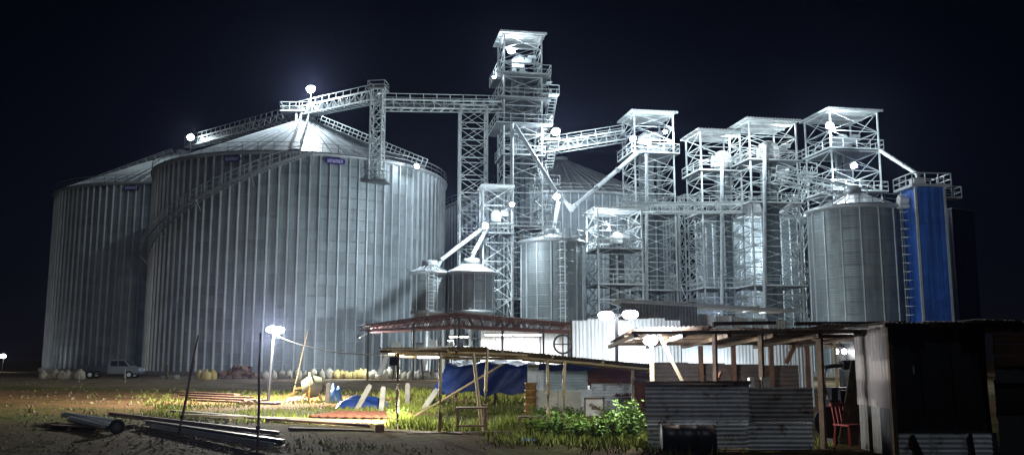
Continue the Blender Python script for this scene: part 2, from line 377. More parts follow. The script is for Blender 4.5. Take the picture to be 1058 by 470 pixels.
# spiral stair on the big silo
def spiral(parent, r, a0, a1, z0, z1):
    n = int(abs(a1 - a0) * r / .32); st = MB(); rl = MB(); tr = MB(); prev = None
    for i in range(n + 1):
        f = i / n; a = a0 + (a1 - a0) * f; z = z0 + (z1 - z0) * f
        c, s_ = math.cos(a), math.sin(a); pi_ = V(c * (r + .15), s_ * (r + .15), z); po = V(c * (r + 1.05), s_ * (r + 1.05), z)
        tr.box((pi_ + po) / 2, (.9, .26, .05), a)
        if prev and i % 2 == 0:
            st.bar(prev[1], po, .05, .28); st.bar(prev[0], pi_, .05, .28)
            rl.bar(prev[1] + V(0, 0, 1.1), po + V(0, 0, 1.1), .06); rl.bar(prev[1] + V(0, 0, .6), po + V(0, 0, .6), .045); rl.box(po + V(0, 0, .55), (.045, .045, 1.1))
            prev = (pi_, po)
        if prev is None: prev = (pi_, po)
        if i % 18 == 0: st.bar(po - V(0, 0, .1), pi_ - V(0, 0, 1.2), .08)
    s0 = tr.build('spiral_stair', GRATE, parent); st.build('stringer', STEEL, s0); rl.build('handrail', LATT, s0)
spiral(siloA, AR, R(-74), R(-213), AE - .1, 6.0)
spiral(siloA, AR, R(-213), R(-262), 6.0, .4)
def plate(parent, ang, r, z, w, nlet):
    c, s_ = math.cos(ang), math.sin(ang); o = thing('x', '', '')
    bpy.data.objects.remove(o)
    q = Matrix.Rotation(ang + PI / 2, 3, 'Z'); b = MB(); n = 20; P0 = V(c * (r + .22), s_ * (r + .22), z)
    def oval(k, yo): 
        x = math.cos(2 * PI * k / n); y = math.sin(2 * PI * k / n)
        return P0 + q @ V(w / 2 * math.copysign(abs(x) ** .6, x), yo, w * .155 * math.copysign(abs(y) ** .6, y))
    f_ = [oval(k, -.06) for k in range(n)]; k_ = [oval(k, .06) for k in range(n)]
    b.add(f_ + k_, [tuple(range(n))] + [tuple(range(2 * n - 1, n - 1, -1))] + [(k, n + k, n + (k + 1) % n, (k + 1) % n) for k in range(n)])
    pl = b.build('name_plate', SIGNP, parent)
    b = MB()
    for i in range(nlet):          # worn letter strokes, too far to read
        x = (i - (nlet - 1) / 2) * w * .78 / nlet; lw = w * .78 / nlet
        b.box(P0 + q @ V(x - lw * .28, -.075, 0), (lw * .26, .02, w * .17), M=q)
        b.box(P0 + q @ V(x + lw * .22, -.075, 0), (lw * .2, .02, w * .17), M=q)
        b.box(P0 + q @ V(x, -.075, w * .045 * (1 if i % 2 else -1)), (lw * .5, .02, w * .05), M=q)
    b.build('lettering', SIGNL, pl)
def ang_to(cx, cy, r, px):         # angle on the front of a silo that shows at that column
    best = min((abs((cx + r * math.cos(a)) / (cy + r * math.sin(a)) - (px - 529) / FPX / math.cos(PITCH) / 1.02), a) for a in [R(-180 + .25 * i) for i in range(720)])
    return best[1]
plate(siloA, ang_to(AX, AY, AR, 340), AR, AE - .75, 2.1, 6)
plate(siloA, ang_to(AX, AY, AR, 232), AR, AE - .75, 1.9, 6)
plate(siloB, ang_to(-49.7, 133, 16.7, 126), 16.7, 24.6 - .75, 2.1, 6)

p = at(444, 281, 86); silo('hopper_silo', 'smaller of the twin hopper bins under the forked spouts, with ladder up its front', p.x, 86, 1.65, 9.9, .75, 10, 1.0, 16, SILOS, z0=6.0, rail=False, seg=32, stiff=(.1, .06), hopper=4.2, ladder=R(-80))
p = at(487, 281, 86); silo('hopper_silo', 'larger of the twin hopper bins under the forked spouts, right one', p.x, 86, 2.15, 9.9, .95, 12, 1.0, 20, SILOS, z0=6.0, rail=False, seg=32, stiff=(.1, .06), hopper=4.0)
p = at(570, 245, 90); D1 = p; silo('grain_silo', 'mid-sized grey silo with conical cap right of the twin hopper bins', p.x, 90, 3.1, 13.3, 1.0, 14, 1.1, 24, SILOS, rail=True, seg=48, stiff=(.12, .09), ladder=R(-75))
p = at(777, 245, 113); silo('grain_silo', 'pale silo seen through the lattice of the two middle roofed towers', p.x, 113, 7.0, 18.5, 2.6, 36, 1.1, 36, SILO, rail=True, seg=72, stiff=(.16, .12))
p = at(884, 245, 87); GX = p.x; silo('grain_silo', 'grey silo with brightly lit cone roof beside the blue clad tower', p.x, 87, 4.35, 16.0, 1.9, 16, 1.12, 28, SILOS, rail=True, seg=64, stiff=(.12, .09), ladder=R(-48))

# ------------------------------------------------------------------ lattice towers
def tower(name, label, cx, cy, yaw, w, d, h, nb, t=.15, bt=.075, roof=True, ov=.5, plats=(), cat='tower', mats=LATT, stairs=None, rdrop=0.0):
    T = thing(name, label, cat, (cx, cy, 0), yaw); bh = h / nb
    C = [(-w / 2, -d / 2), (w / 2, -d / 2), (w / 2, d / 2), (-w / 2, d / 2)]
    for x, y in C: bar('column', (x, y, 0), (x, y, h), t, mats, T)
    for i in range(nb):
        z = i * bh
        for k in range(4):
            x0, y0 = C[k]; x1, y1 = C[(k + 1) % 4]; L_ = w if k % 2 == 0 else d
            bar('beam', (x0, y0, z + bh), (x1, y1, z + bh), bt * 1.1, mats, T)
            inst('cross_brace', cross_mesh(L_, bh, bt, mats), T, ((x0 + x1) / 2, (y0 + y1) / 2, z), k * PI / 2)
    if roof:
        rw, rd = w + 2 * ov, d + 2 * ov; ns = max(4, int(rw / 1.0)); sw = rw / ns
        sh = MB().box((0, 0, 0), (sw - .03, rd, .05)).mesh('roof_sheet', ROOFT)
        bb = MB(); bb.box((0, 0, 0), (sw - .03, rd, .04))
        for e in (-1, 0, 1): bb.box((e * sw * .33, 0, .05), (.07, rd, .07))
        sh = bb.mesh('roof_sheet', ROOFT)
        for i in range(ns): inst('roof_sheet', sh, T, (-rw / 2 + sw * (i + .5), 0, h + .22))
        for j in range(4): bar('purlin', (-rw / 2, -rd / 2 + .15 + (rd - .3) * j / 3, h + .12), (rw / 2, -rd / 2 + .15 + (rd - .3) * j / 3, h + .12), .14, mats, T)
    for (z, ex) in plats:
        o = MB().box((0, 0, z), (w + 2 * ex, d + 2 * ex, .09)).build('platform', GRATE, T)
        a, b_ = w / 2 + ex, d / 2 + ex; b = MB(); railing(b, [(-a, -b_, z), (a, -b_, z), (a, b_, z), (-a, b_, z), (-a, -b_, z)], 1.1, 1.4, .06)
        b.build('railing', mats, o)
    if stairs:
        x, y, z0, z1, sd = stairs; fh = 2.6; ln = 2.6; zz = z0; k = 0
        b = MB()
        for i in range(9):
            b.box((0, -ln / 2 + ln * (i + .5) / 9, fh * (i + .5) / 9), (.8, .27, .04))
        for sx in (-.42, .42):
            b.bar((sx, -ln / 2, 0), (sx, ln / 2, fh), .05, .22); b.bar((sx, -ln / 2, 1.0), (sx, ln / 2, fh + 1.0), .05)
            for e in (0, .5, 1): b.box((sx, -ln / 2 + ln * e, fh * e + .5), (.045, .045, 1.0))
        me = b.mesh('stair_flight', mats)
        bl = MB(); bl.box((0, 0, 0), (1.9, .9, .06)); railing(bl, [(-.95, .45, 0), (.95, .45, 0)], 1.1, 1.0, .05); ml = bl.mesh('landing', mats)
        while zz + fh < z1:
            fl = k % 2; inst('stair_flight', me, T, (x + (.48 if fl else -.48), y, zz), PI if fl else 0)
            inst('landing', ml, T, (x, y + (ln / 2 + .45) * (-1 if fl else 1), zz + fh), PI if fl else 0)
            zz += fh; k += 1
    return T
YAW = R(10)
def tx(px, Y): return (px - 529) / FPX * Y * 1.0 / math.cos(PITCH) * 1.0
def elevator(label, x, y, yaw, z, trunk=.55, gap=.5, head=.8, dome=True, hm=HEADW):
    e = thing('bucket_elevator', label, 'elevator', (x, y, 0), yaw)
    for s_ in (-1, 1):
        bar('trunk', (s_ * (trunk + gap) / 2, 0, .8), (s_ * (trunk + gap) / 2, 0, z), trunk, TRUNK, e)
        q = 3.0
        while q < z: bar('flange', (s_ * (trunk + gap) / 2, 0, q - .05), (s_ * (trunk + gap) / 2, 0, q + .05), trunk + .12, TRUNK, e); q += 2.4
    MB().box((0, 0, .55), (trunk * 2 + gap + .4, trunk + .4, 1.1)).build('boot', STEEL, e)
    b = MB(); n = 14; wd = trunk * .7; rr = head
    pr = [(-rr, 0)] + [(-rr * math.cos(PI * k / n), rr * math.sin(PI * k / n)) for k in range(1, n)] + [(rr, 0), (rr, -.7), (-rr, -.7)]
    m_ = len(pr); fr = [(x_, -wd, z + .7 + z_) for x_, z_ in pr]; bk = [(x_, wd, z + .7 + z_) for x_, z_ in pr]
    b.add(fr + bk, [tuple(range(m_))[::-1], tuple(range(m_, 2 * m_))] + [(k, (k + 1) % m_, m_ + (k + 1) % m_, m_ + k) for k in range(m_)])
    h_ = b.build('elevator_head', hm, e)
    MB().box((rr + .4, 0, z + .9), (.8, .7, .6)).tube([(rr + .4, -.2, z + 1.35), (rr + 1.3, -.2, z + 1.35)], .22, 10).build('drive_motor', STEEL, h_)
    return e
# tallest tower
T1x, T1y = tx(537, 100), 100
tower('elevator_tower', 'tallest roofed lattice tower with a floodlight under its roof, left of centre', T1x, T1y, YAW, 4.3, 4.3, 38.0, 23, roof=True, ov=.55,
      plats=((33.2, .9), (30.4, .9), (27.4, 1.0), (24, .3), (16, .3), (8, .3)), stairs=(3.2, 0, 0, 34, 1))
elevator('steel bucket elevator inside the tallest lattice tower, front one', T1x - .2, T1y - .5, YAW, 34.6, .5, .4, .75, hm=STEEL)
elevator('steel bucket elevator inside the tallest lattice tower, rear one', T1x + .4, T1y + 1.1, YAW, 32.0, .5, .4, .75, hm=STEEL)
# support under the overhead bridge
tower('bridge_support_tower', 'slim roofless lattice tower carrying the overhead bridge left of the tallest tower', tx(488, 96.5), 96.5, R(8), 2.9, 2.6, 29.0, 15, .18, .08, roof=False)
tower('service_tower', 'narrow flat-roofed lattice tower in front of the tallest tower, a floodlight inside', tx(512, 91.5), 91.5, YAW, 2.9, 2.5, 19.0, 10, .14, .08, ov=.3, plats=((14.2, .2),))
elevator('small bucket elevator in the narrow flat-roofed tower above the twin hopper bins', tx(512, 91.5), 91.5, YAW, 15.6, .4, .3, .5, hm=STEEL)
T2x = tx(671, 100)
tower('elevator_tower', 'roofed lattice tower with two floodlights under its roof, fed by the rising truss bridge', T2x, 100, YAW, 4.5, 4.5, 28.8, 19, plats=((24.2, .5), (17.6, .6), (9, .3)))
elevator('steel bucket elevator inside the tower fed by the rising truss bridge', T2x - .4, 99.6, YAW, 25.6, .5, .4, .7, hm=STEEL)
elevator('second steel bucket elevator inside the tower fed by the rising truss bridge, further back', T2x + .9, 101, YAW, 24.6, .5, .4, .7, hm=STEEL)
tower('cleaner_tower', 'lower flat-roofed lattice tower with lit machines inside, right of the mid-sized silo', tx(634, 92), 92, YAW, 4.6, 4.4, 16.6, 11, .16, .09, ov=.4, plats=((12.6, .1), (9.0, .1), (5, .1)))
elevator('short bucket elevator with white head in the lower flat-roofed tower', tx(634, 92) + .3, 92.2, YAW, 13.4, .5, .4, .55)
T3x = tx(739, 97)
tower('elevator_tower', 'lower of the two neighbouring roofed towers with white domed heads, left one', T3x, 97, YAW, 4.5, 4.3, 25.9, 16, plats=((21.6, .4), (17, .3), (9, .3)))
elevator('bucket elevator with white domed head in the lower of the two neighbouring towers', T3x + .6, 95.6, YAW, 22.2, .55, .45, 1.1)
T4x = tx(791, 94)
tower('elevator_tower', 'higher of the two neighbouring roofed towers with white domed heads, zigzag stair on its right', T4x, 94, YAW, 5.2, 5.0, 26.2, 16, plats=((22.0, .4), (17.5, .5), (9, .4)), stairs=(3.7, -.6, 0, 22.5, 1))
elevator('bucket elevator with white domed head in the higher of the two neighbouring towers', T4x + .1, 92.4, YAW, 22.5, .6, .45, 1.1)
elevator('grey bucket elevator at the back of the higher neighbouring tower', T4x + 1.2, 95.5, YAW, 20.5, .5, .4, .7, hm=STEEL)
T5x = tx(874, 97.5)
tower('elevator_tower', 'rightmost roofed lattice tower, a floodlight under its roof and another lower down', T5x, 97.5, YAW, 5.6, 5.4, 28.2, 13, plats=((24.0, .35), (19.4, .5)))
elevator('steel bucket elevator inside the rightmost roofed lattice tower', T5x, 97.5, YAW, 24.8, .55, .45, .8, hm=STEEL)
# tower behind, between the two neighbouring towers
tower('bracing_tower', 'slim roofless lattice column between the fed tower and the two neighbouring towers', tx(713, 101), 101, YAW, 2.0, 2.0, 20.0, 10, .14, .08, roof=False)

# ------------------------------------------------------------------ overhead bridges
def bridge(name, label, p0, p1, w=1.5, h=1.3, bay=1.5, casing=True, rail=True, cat='conveyor bridge'):
    p0 = Vector(p0); p1 = Vector(p1); d = p1 - p0; Ln = d.length; yaw = math.atan2(d.y, d.x); pit = math.asin(d.z / Ln)
    B = thing(name, label, cat, p0); B.rotation_euler = (0, -pit, yaw)
    for y in (-w / 2, w / 2):
        for z in (0, h): bar('chord', (0, y, z), (Ln, y, z), .12, LATT, B)
    n = max(2, round(Ln / bay)); bl = Ln / n
    for i in range(n):
        for y in (-w / 2, w / 2):
            inst('web_brace', cross_mesh(bl, h, .07, LATT, 1 + (i % 2)), B, ((i + .5) * bl, y, 0), 0)
    for i in range(n + 1):
        for y in (-w / 2, w / 2): bar('web_post', (i * bl, y, .05), (i * bl, y, h - .05), .07, LATT, B)
        bar('cross_beam', (i * bl, -w / 2, 0), (i * bl, w / 2, 0), .08, LATT, B)
    MB().box((Ln / 2, -w * .24, .08), (Ln, w * .42, .05)).build('walkway_deck', GRATE, B)
    if casing: MB().box((Ln / 2, w * .25, .42), (Ln, .42, .46)).build('conveyor_casing', TRUNK, B)
    if rail:
        b = MB(); 
        for y in (-w / 2, w / 2): railing(b, [(0, y, h), (Ln, y, h)], .7, 1.5, .05, False)
        b.build('railing', LATT, B)
    return B
TRx, TRy = -14.2, 93.0
bridge('conveyor_bridge', 'level truss bridge from the tallest tower to the trestle on the largest silo', (TRx + .3, TRy + .2, 28.0), (T1x - 2.2, 98.2, 29.2), 1.5, .85, 1.1)
bridge('conveyor_bridge', 'truss bridge from the trestle to the peak of the largest silo under a floodlight', (TRx, TRy, 28.9), (AX - 2.6, AY + 1.6, 30.8), 1.5, .95, 1.2)
bridge('conveyor_bridge', 'long railed walkway bridge from the largest silo peak over to the dim far-left silo', (AX - 1, AY + 1, 30.7), (-48.5, 132, 33.0), 1.4, .9, 1.6)
bridge('conveyor_bridge', 'rising truss bridge between the tallest tower and the roofed tower to its right', (T1x + 2.4, 101, 24.9), (T2x - 2.4, 100.6, 26.4), 1.5, 1.0, 1.1)
bridge('conveyor_bridge', 'railed gallery running from the fed tower to the two neighbouring towers', (tx(640, 96), 95.6, 17.2), (tx(765, 92), 91.3, 16.6), 1.3, .9, 1.2, casing=False)
bridge('conveyor_bridge', 'truss gallery from the higher neighbouring tower sloping down towards the silo with lit roof', (tx(800, 91), 91.0, 19.7), (tx(905, 89), 91.8, 18.0), 1.4, .9, 1.2, casing=False)
# trestle
tt = tower('bridge_trestle', 'short lattice trestle fixed to the eave of the largest silo, carrying the bridge', TRx, TRy - .6, R(-8), 1.25, 1.2, 9.9, 7, .12, .07, roof=False, cat='trestle')
tt.location.z = 19.9
o = MB().box((0, .2, 0), (2.6, 2.0, .12)); b2 = o; railing(b2, [(-1.3, -.8, .06), (1.3, -.8, .06)], 1.0, .9, .05); o = b2.build('platform', GRATE, tt)
b = MB(); railing(b, [(-.9, -.8, 9.9), (.9, -.8, 9.9), (.9, .9, 9.9), (-.9, .9, 9.9), (-.9, -.8, 9.9)], .9, .9, .06); b.build('railing', LATT, tt)
# gantry on the peak of the largest silo
g = thing('roof_gantry', 'railed platform on posts over the peak of the largest silo', 'gantry', (AX, AY - 1.2, 29.2))
for x in (-.7, .7):
    for y in (-.9, .9): bar('post', (x, y, -1.2), (x, y, 1.5), .22, LATT, g)
pf = MB().box((-.3, 0, 1.5), (4.6, 2.6, .1)).build('platform', GRATE, g)
b = MB(); railing(b, [(-2.6, -1.3, 1.5), (2.0, -1.3, 1.5), (2.0, 1.3, 1.5), (-2.6, 1.3, 1.5), (-2.6, -1.3, 1.5)], 1.1, 1.0, .07); b.build('railing', LATT, pf)
# inclined roof stair with light posts down the front of the big roof
def roofwalk(label, cx, cy, r, eave, rise, ang, w=.9):
    c, s_ = math.cos(ang), math.sin(ang); Ln = math.hypot(r, rise); o = thing('roof_walkway', label, 'walkway', (cx + c * 1.2, cy + s_ * 1.2, eave + rise * (1 - 1.2 / r) + .25))
    o.rotation_euler = (0, math.atan2(rise, r), ang); Ln *= (1 - 1.2 / r)
    MB().box((Ln / 2, 0, 0), (Ln, w, .08)).build('tread_deck', GRATE, o)
    b = MB()
    for y in (-w / 2, w / 2): railing(b, [(0, y, 0), (Ln, y, 0)], 1.0, 1.3, .06)
    b.build('railing', LATT, o)
roofwalk('railed stair down the left edge of the far-left silo roof', -49.7, 133, 16.9, 24.6, 7.7, R(-168))
roofwalk('railed stair down the front of the largest silo roof below the peak platform', AX, AY, 16.9, AE, 7.7, R(-80))
roofwalk('railed stair down the right side of the largest silo roof', AX, AY, 16.9, AE, 7.7, R(-28))

# ------------------------------------------------------------------ grain spouts
def spout(label, pts, r):
    o = thing('grain_spout', label, 'pipe', pts[0]); P0 = Vector(pts[0]); q = [Vector(p) - P0 for p in pts]
    MB().tube(q, r, 12).build('pipe', PALE, o)
    for a, b_ in zip(q[:-1], q[1:]):
        n = max(1, int((b_ - a).length / 3.5)); d = (b_ - a).normalized()
        for k in range(n + 1):
            c = a.lerp(b_, k / n); rod('flange', c - d * .05, c + d * .05, r * 1.35, STEEL, o)
spout('left leg of the forked grain spout over the twin hopper bins', [at(502, 233, 88), at(456, 268, 86), at(452, 275, 86)], .2)
spout('right leg of the forked grain spout over the twin hopper bins', [at(503, 236, 88), at(489, 262, 86), at(487, 270, 86)], .2)
spout('long dark spout slanting down right from the tallest tower', [at(531, 128, 97), at(576, 200, 94), at(588, 213, 92)], .22)
spout('long pale spout slanting down left from the fed tower', [at(659, 158, 97), at(594, 213, 93), at(590, 216, 92)], .24)
spout('vertical drop pipe onto the cap of the mid-sized silo', [at(577, 210, 91), at(573, 232, 90.4), at(571, 240, 90)], .2)
spout('spout slanting from the rightmost tower down to the blue clad tower', [at(910, 156, 94), at(948, 180, 84), at(949, 187, 83)], .2)
spout('bright vertical pipe on the left face of the tallest tower', [at(529, 128, 96.6), at(529, 330, 96.6)], .2)
spout('pair pipe, nearer, standing inside the fed tower', [at(668, 160, 96.7), at(668, 330, 96.7)], .18)
spout('tall vertical pipe on the corner of the higher neighbouring tower', [at(790, 150, 90.5), at(790, 330, 90.5)], .2)
spout('tall vertical pipe at the front of the lower neighbouring tower', [at(746, 165, 93), at(746, 330, 93)], .2)

# ------------------------------------------------------------------ blue clad tower
def blue_tower():
    p = at(955, 187, 83); yaw = R(4); w, d, h = 2.7, 2.5, 17.4
    T = thing('clad_tower', 'tall blue clad tower with pale corner trims and railed top', 'tower', (p.x - .25, 83, 0), yaw)
    n = 6; sw = w / n
    def ribbed(width, k): 
        b = MB(); s = width / k
        for i in range(k):
            b.box((-width / 2 + (i + .5) * s, 0, h / 2), (s - .02, .08, h)); b.box((-width / 2 + (i + .5) * s, -.05, h / 2), (s * .25, .04, h))
        return b
    for k, (wd, off) in enumerate(((w, d / 2), (d, w / 2), (w, d / 2), (d, w / 2))):
        nn = 4; s = wd / nn
        hp = h / 5; b = MB(); b.box((0, 0, hp / 2), (s - .015, .08, hp - .03)); b.box((0, -.05, hp / 2), (s * .3, .04, hp - .03)); me = b.mesh('cladding_panel', BLUE)
        for i in range(nn):
            q = Matrix.Rotation(k * PI / 2, 3, 'Z')
            for lv in range(5): inst('cladding_panel', me, T, q @ V(-wd / 2 + (i + .5) * s, -off, lv * hp), k * PI / 2)
    for x in (-1, 1):
        for y in (-1, 1): bar('corner_trim', (x * (w / 2 + .02), y * (d / 2 + .02), 0), (x * (w / 2 + .02), y * (d / 2 + .02), h + .1), .2, PALE, T)
    for z in (3.48, 6.96, 10.44, 13.92):
        b = MB()
        for k, (wd, off) in enumerate(((w, d / 2), (d, w / 2), (w, d / 2), (d, w / 2))):
            q = Matrix.Rotation(k * PI / 2, 3, 'Z'); b.box(q @ V(0, -off - .085, z), (wd - .3, .03, .06), k * PI / 2)
        b.build('seam_strip', BLUE, T)
    MB().box((0, 0, h + .05), (w + .3, d + .3, .1)).build('top_plate', GRATE, T)
    b = MB(); railing(b, [(-w / 2 - .5, -d / 2 - .5, h), (w / 2 + .5, -d / 2 - .5, h), (w / 2 + .5, d / 2 + .5, h), (-w / 2 - .5, d / 2 + .5, h), (-w / 2 - .5, -d / 2 - .5, h)], 1.2, 1.1, .09); b.build('railing', PALE, T)
    MB().box((-.6, -.2, h + .55), (1.0, .9, .9)).build('inlet_hood', HEADW, T)
    MB().tube([(-w / 2 - .9, .2, h - 1.0), (-w / 2 - .1, .2, h - 1.0)], .42, 14).box((-w / 2 - .5, .2, h - 1.6), (.9, .7, .35)).build('fan_housing', HEADW, T)
    o = MB().box((w / 2 + 1.1, 0, h - .9), (2.0, 1.2, .08)).build('side_landing', GRATE, T)
    b = MB(); railing(b, [(w / 2 + .2, -.6, h - .9), (w / 2 + 2.1, -.6, h - .9), (w / 2 + 2.1, .6, h - .9), (w / 2 + .2, .6, h - .9)], 1.1, .9, .07); b.build('railing', PALE, o)
    b = MB(); b.box((w / 2 + .6, -d / 2 - .1, 1.6), (1.2, .12, 3.2)); b.box((w / 2 + .3, -d / 2 - .1, 3.6), (.6, .12, .8)); b.build('base_skirt', BLUE, T)
blue_tower()
p = at(992, 250, 86)
BLUE_SHADE = mat('shaded_blue_cladding', (.006, .010, .04), .5, .0, .2, .5)  # blue cladding with its shade put into the colour
T = thing('clad_building', 'blue clad block right of the blue tower, shade painted into its dark colour', 'building', (p.x, 88, 0), R(28))
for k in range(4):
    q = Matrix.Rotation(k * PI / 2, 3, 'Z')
    me = MB().box((0, 0, 8), (.78, .08, 16)).box((0, -.05, 8), (.2, .04, 16)).mesh('cladding_panel', BLUE_SHADE)
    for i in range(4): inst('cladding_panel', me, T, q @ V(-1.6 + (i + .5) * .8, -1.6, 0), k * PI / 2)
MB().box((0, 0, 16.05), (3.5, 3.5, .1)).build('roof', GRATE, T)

# ------------------------------------------------------------------ red roofed work shed
def red_shed():
    Y0, Y1 = 73.0, 81.0
    pl, pk, pr = at(372, 337, Y0), at(470, 323.5, Y0), at(597, 335, Y0)
    S = thing('work_shed', 'open shed with red-brown truss roof below the twin hopper bins', 'shed', (pk.x, Y0, 0)); o = Vector((pk.x, Y0, 0))
    L_ = pl - o; K = pk - o; Rr = pr - o; dep = Y1 - Y0
    for a, b_, n in ((L_, K, 8), (K, Rr, 10)):
        for i in range(n):
            p0 = a.lerp(b_, i / n); p1 = a.lerp(b_, (i + 1) / n) ; p1 = p0.lerp(p1, .985)
            corr(p0 + V(0, -.4, .1), p1 - p0, V(0, dep + .8, 0), .2, .025, 'v').build('roof_sheet', REDSHEET, S)
    for j in range(4):
        y = .05 + j * dep / 3 * .985; b = MB()
        td = .95
        for a, b_, n in ((L_, K, 9), (K, Rr, 11)):
            for e, dz in ((0, 0), (1, -td)):
                aa = a + V(0, y, dz * (.35 if a is L_ else 1)); bb = b_ + V(0, y, dz * (.55 if b_ is Rr else 1)); b.bar(aa, bb, .09)
            for i in range(n):
                t0, t1 = i / n, (i + 1) / n
                la = lambda t_: a.lerp(b_, t_) + V(0, y, 0)
                lo = lambda t_: (a + V(0, y, -td * (.35 if a is L_ else 1))).lerp(b_ + V(0, y, -td * (.55 if b_ is Rr else 1)), t_)
                b.bar(la(t0), lo((t0 + t1) / 2), .06); b.bar(lo((t0 + t1) / 2), la(t1), .06)
        b.build('roof_truss', RED_O, S)
    for j in range(7):
        for a, b_ in ((L_, K), (K, Rr)):
            p_ = a.lerp(b_, (j + .5) / 7); bar('purlin', p_ + V(0, 0, .04), p_ + V(0, dep, .04), .08, RED_O, S)
    for px in (383, 429, 475, 519, 561, 592):
        for y in (.1, dep * .95):
            x = tx(px, Y0) - o.x
            seg = (L_, K) if x < 0 else (K, Rr); f = (x - seg[0].x) / (seg[1].x - seg[0].x); z = seg[0].lerp(seg[1], min(1, max(0, f))).z - .3
            bar('post', (x, y, 0), (x, y, z), .16, DARKST, S)
    # white back wall panels
    xs = [tx(px, Y1 + .4) - o.x for px in (497, 512, 527, 542, 557, 572, 587)]
    for a, b_ in zip(xs[:-1], xs[1:]):
        corr((a + .02, dep + .5, .1), (b_ - a - .04, 0, 0), (0, 0, 4.1), .15, .015, 'v').build('wall_sheet', WHITEW, S)
red_shed()
def machine(label, px, Y, w, h, d, m):
    x = tx(px, Y); o = thing('grain_conveyor', label, 'machine', (x, Y, 0))
    MB().box((0, 0, h - .35), (w, d, .5)).build('trough', m, o)
    for s_ in (-1, 1):
        b = MB().bar((s_ * w * .4, 0, 0), (s_ * w * .32, 0, h - .5), .12); b.build('leg', DARKST, o)
    MB().box((-w * .3, -.1, h + .15), (w * .25, d * .8, .5)).build('gear_box', m, o); MB().tube([(w * .2, -.2, h + .1), (w * .42, -.2, h + .1)], .25, 12).build('drive_motor', m, o)
    MB().bar((-w * .5, 0, h - .4), (-w * .75, 0, .4), .5, .4).build('feed_chute', m, o)
machine('grey trough conveyor under the left half of the red truss roof', 424, 76, 3.2, 2.7, .8, STEEL)
machine('second grey trough conveyor under the red truss roof, nearer the lit white wall', 458, 77, 2.4, 2.9, .8, STEEL)
machine('dark trough conveyor standing before the lit white wall', 489, 78, 1.8, 2.4, .7, GRATE)
# dark wheel-like fan at the right end of the shed
fx = tx(581, 74); o = thing('exhaust_fan', 'dark four-spoked fan frame at the right end of the red roofed shed', 'fan', (fx, 74.5, 0))
b = MB(); b.tube([(math.cos(2 * PI * k / 20) * .75, 0, 2.9 + math.sin(2 * PI * k / 20) * .75) for k in range(21)], .09, 6, False)
b.bar((-.75, 0, 2.9), (.75, 0, 2.9), .1).bar((0, 0, 2.15), (0, 0, 3.65), .1); b.build('rim', DARKST, o)
MB().bar((0, 0, 0), (0, 0, 2.2), .15).box((0, 0, .1), (.8, .5, .2)).build('stand', DARKST, o)

# ------------------------------------------------------------------ low sheds at mid distance
def sheet_wall(name, label, px0, px1, Y, z0, z1, m, n, pitch=.12, along='v', cat='wall', Y1=None, posts=True):
    a = V(tx(px0, Y), Y, z0); Yb = Y if Y1 is None else Y1; b_ = V(tx(px1, Yb), Yb, z0)
    o = thing(name, label, cat, (a.x, Y, 0)); d = (b_ - a) / n; rnd = random.Random(px0)
    for i in range(n):
        zz = z1 + rnd.uniform(-.06, .06); p = d * i + V(0, rnd.uniform(0, .03), z0)
        corr(p, d * 1.01, V(0, 0, zz - z0), pitch, .014, along, bend=.02).build('wall_sheet', m, o)
    if posts:
        for i in range(0, n + 1, 2): bar('post', d * i + V(0, .1, 0), d * i + V(0, .1, z1 - .05), .1, WOOD, o)
    return o
sheet_wall('sheet_wall', 'bluish white corrugated wall glaring under the yard lamps', 590, 700, 30, .1, 3.05, WHITEW, 7)
sheet_wall('sheet_wall', 'white corrugated wall behind the open tin shack, right of the post lamp', 701, 833, 31.5, .1, 2.55, WHITEW, 7)
# grey long shed behind
a = V(tx(640, 56), 56, 0); o = thing('long_shed', 'low dark grey shed with pale roof edge between the towers and the tin shack', 'shed', a)
for i in range(5):
    w = (tx(718, 56) - a.x) / 5; corr((i * w, 0, .1), (w * .99, 0, 0), (0, 0, 5.1), .2, .02, 'v').build('wall_sheet', GRATE, o)
wx = tx(718, 56) - a.x; ex = tx(792, 60) - a.x
for i in range(5):
    w = (ex - wx) / 5; corr((wx + .1 + i * w, .5, .1), (w * .98, .3, 0), (0, 0, 4.4 - .1 * i), .2, .02, 'v').build('wall_sheet', WHITEW, o)
for i in range(10):
    w = (ex + .6) / 10; x0 = -.3 + i * w
    MB().box((x0 + w / 2, 1.6, 5.35 - .07 * i), (w * .985, 4.2, .1)).build('roof_sheet', PALE, o)
bar('eave_beam', (-.3, -.42, 5.22), (ex + .3, -.42, 4.6), .12, PALE, o)

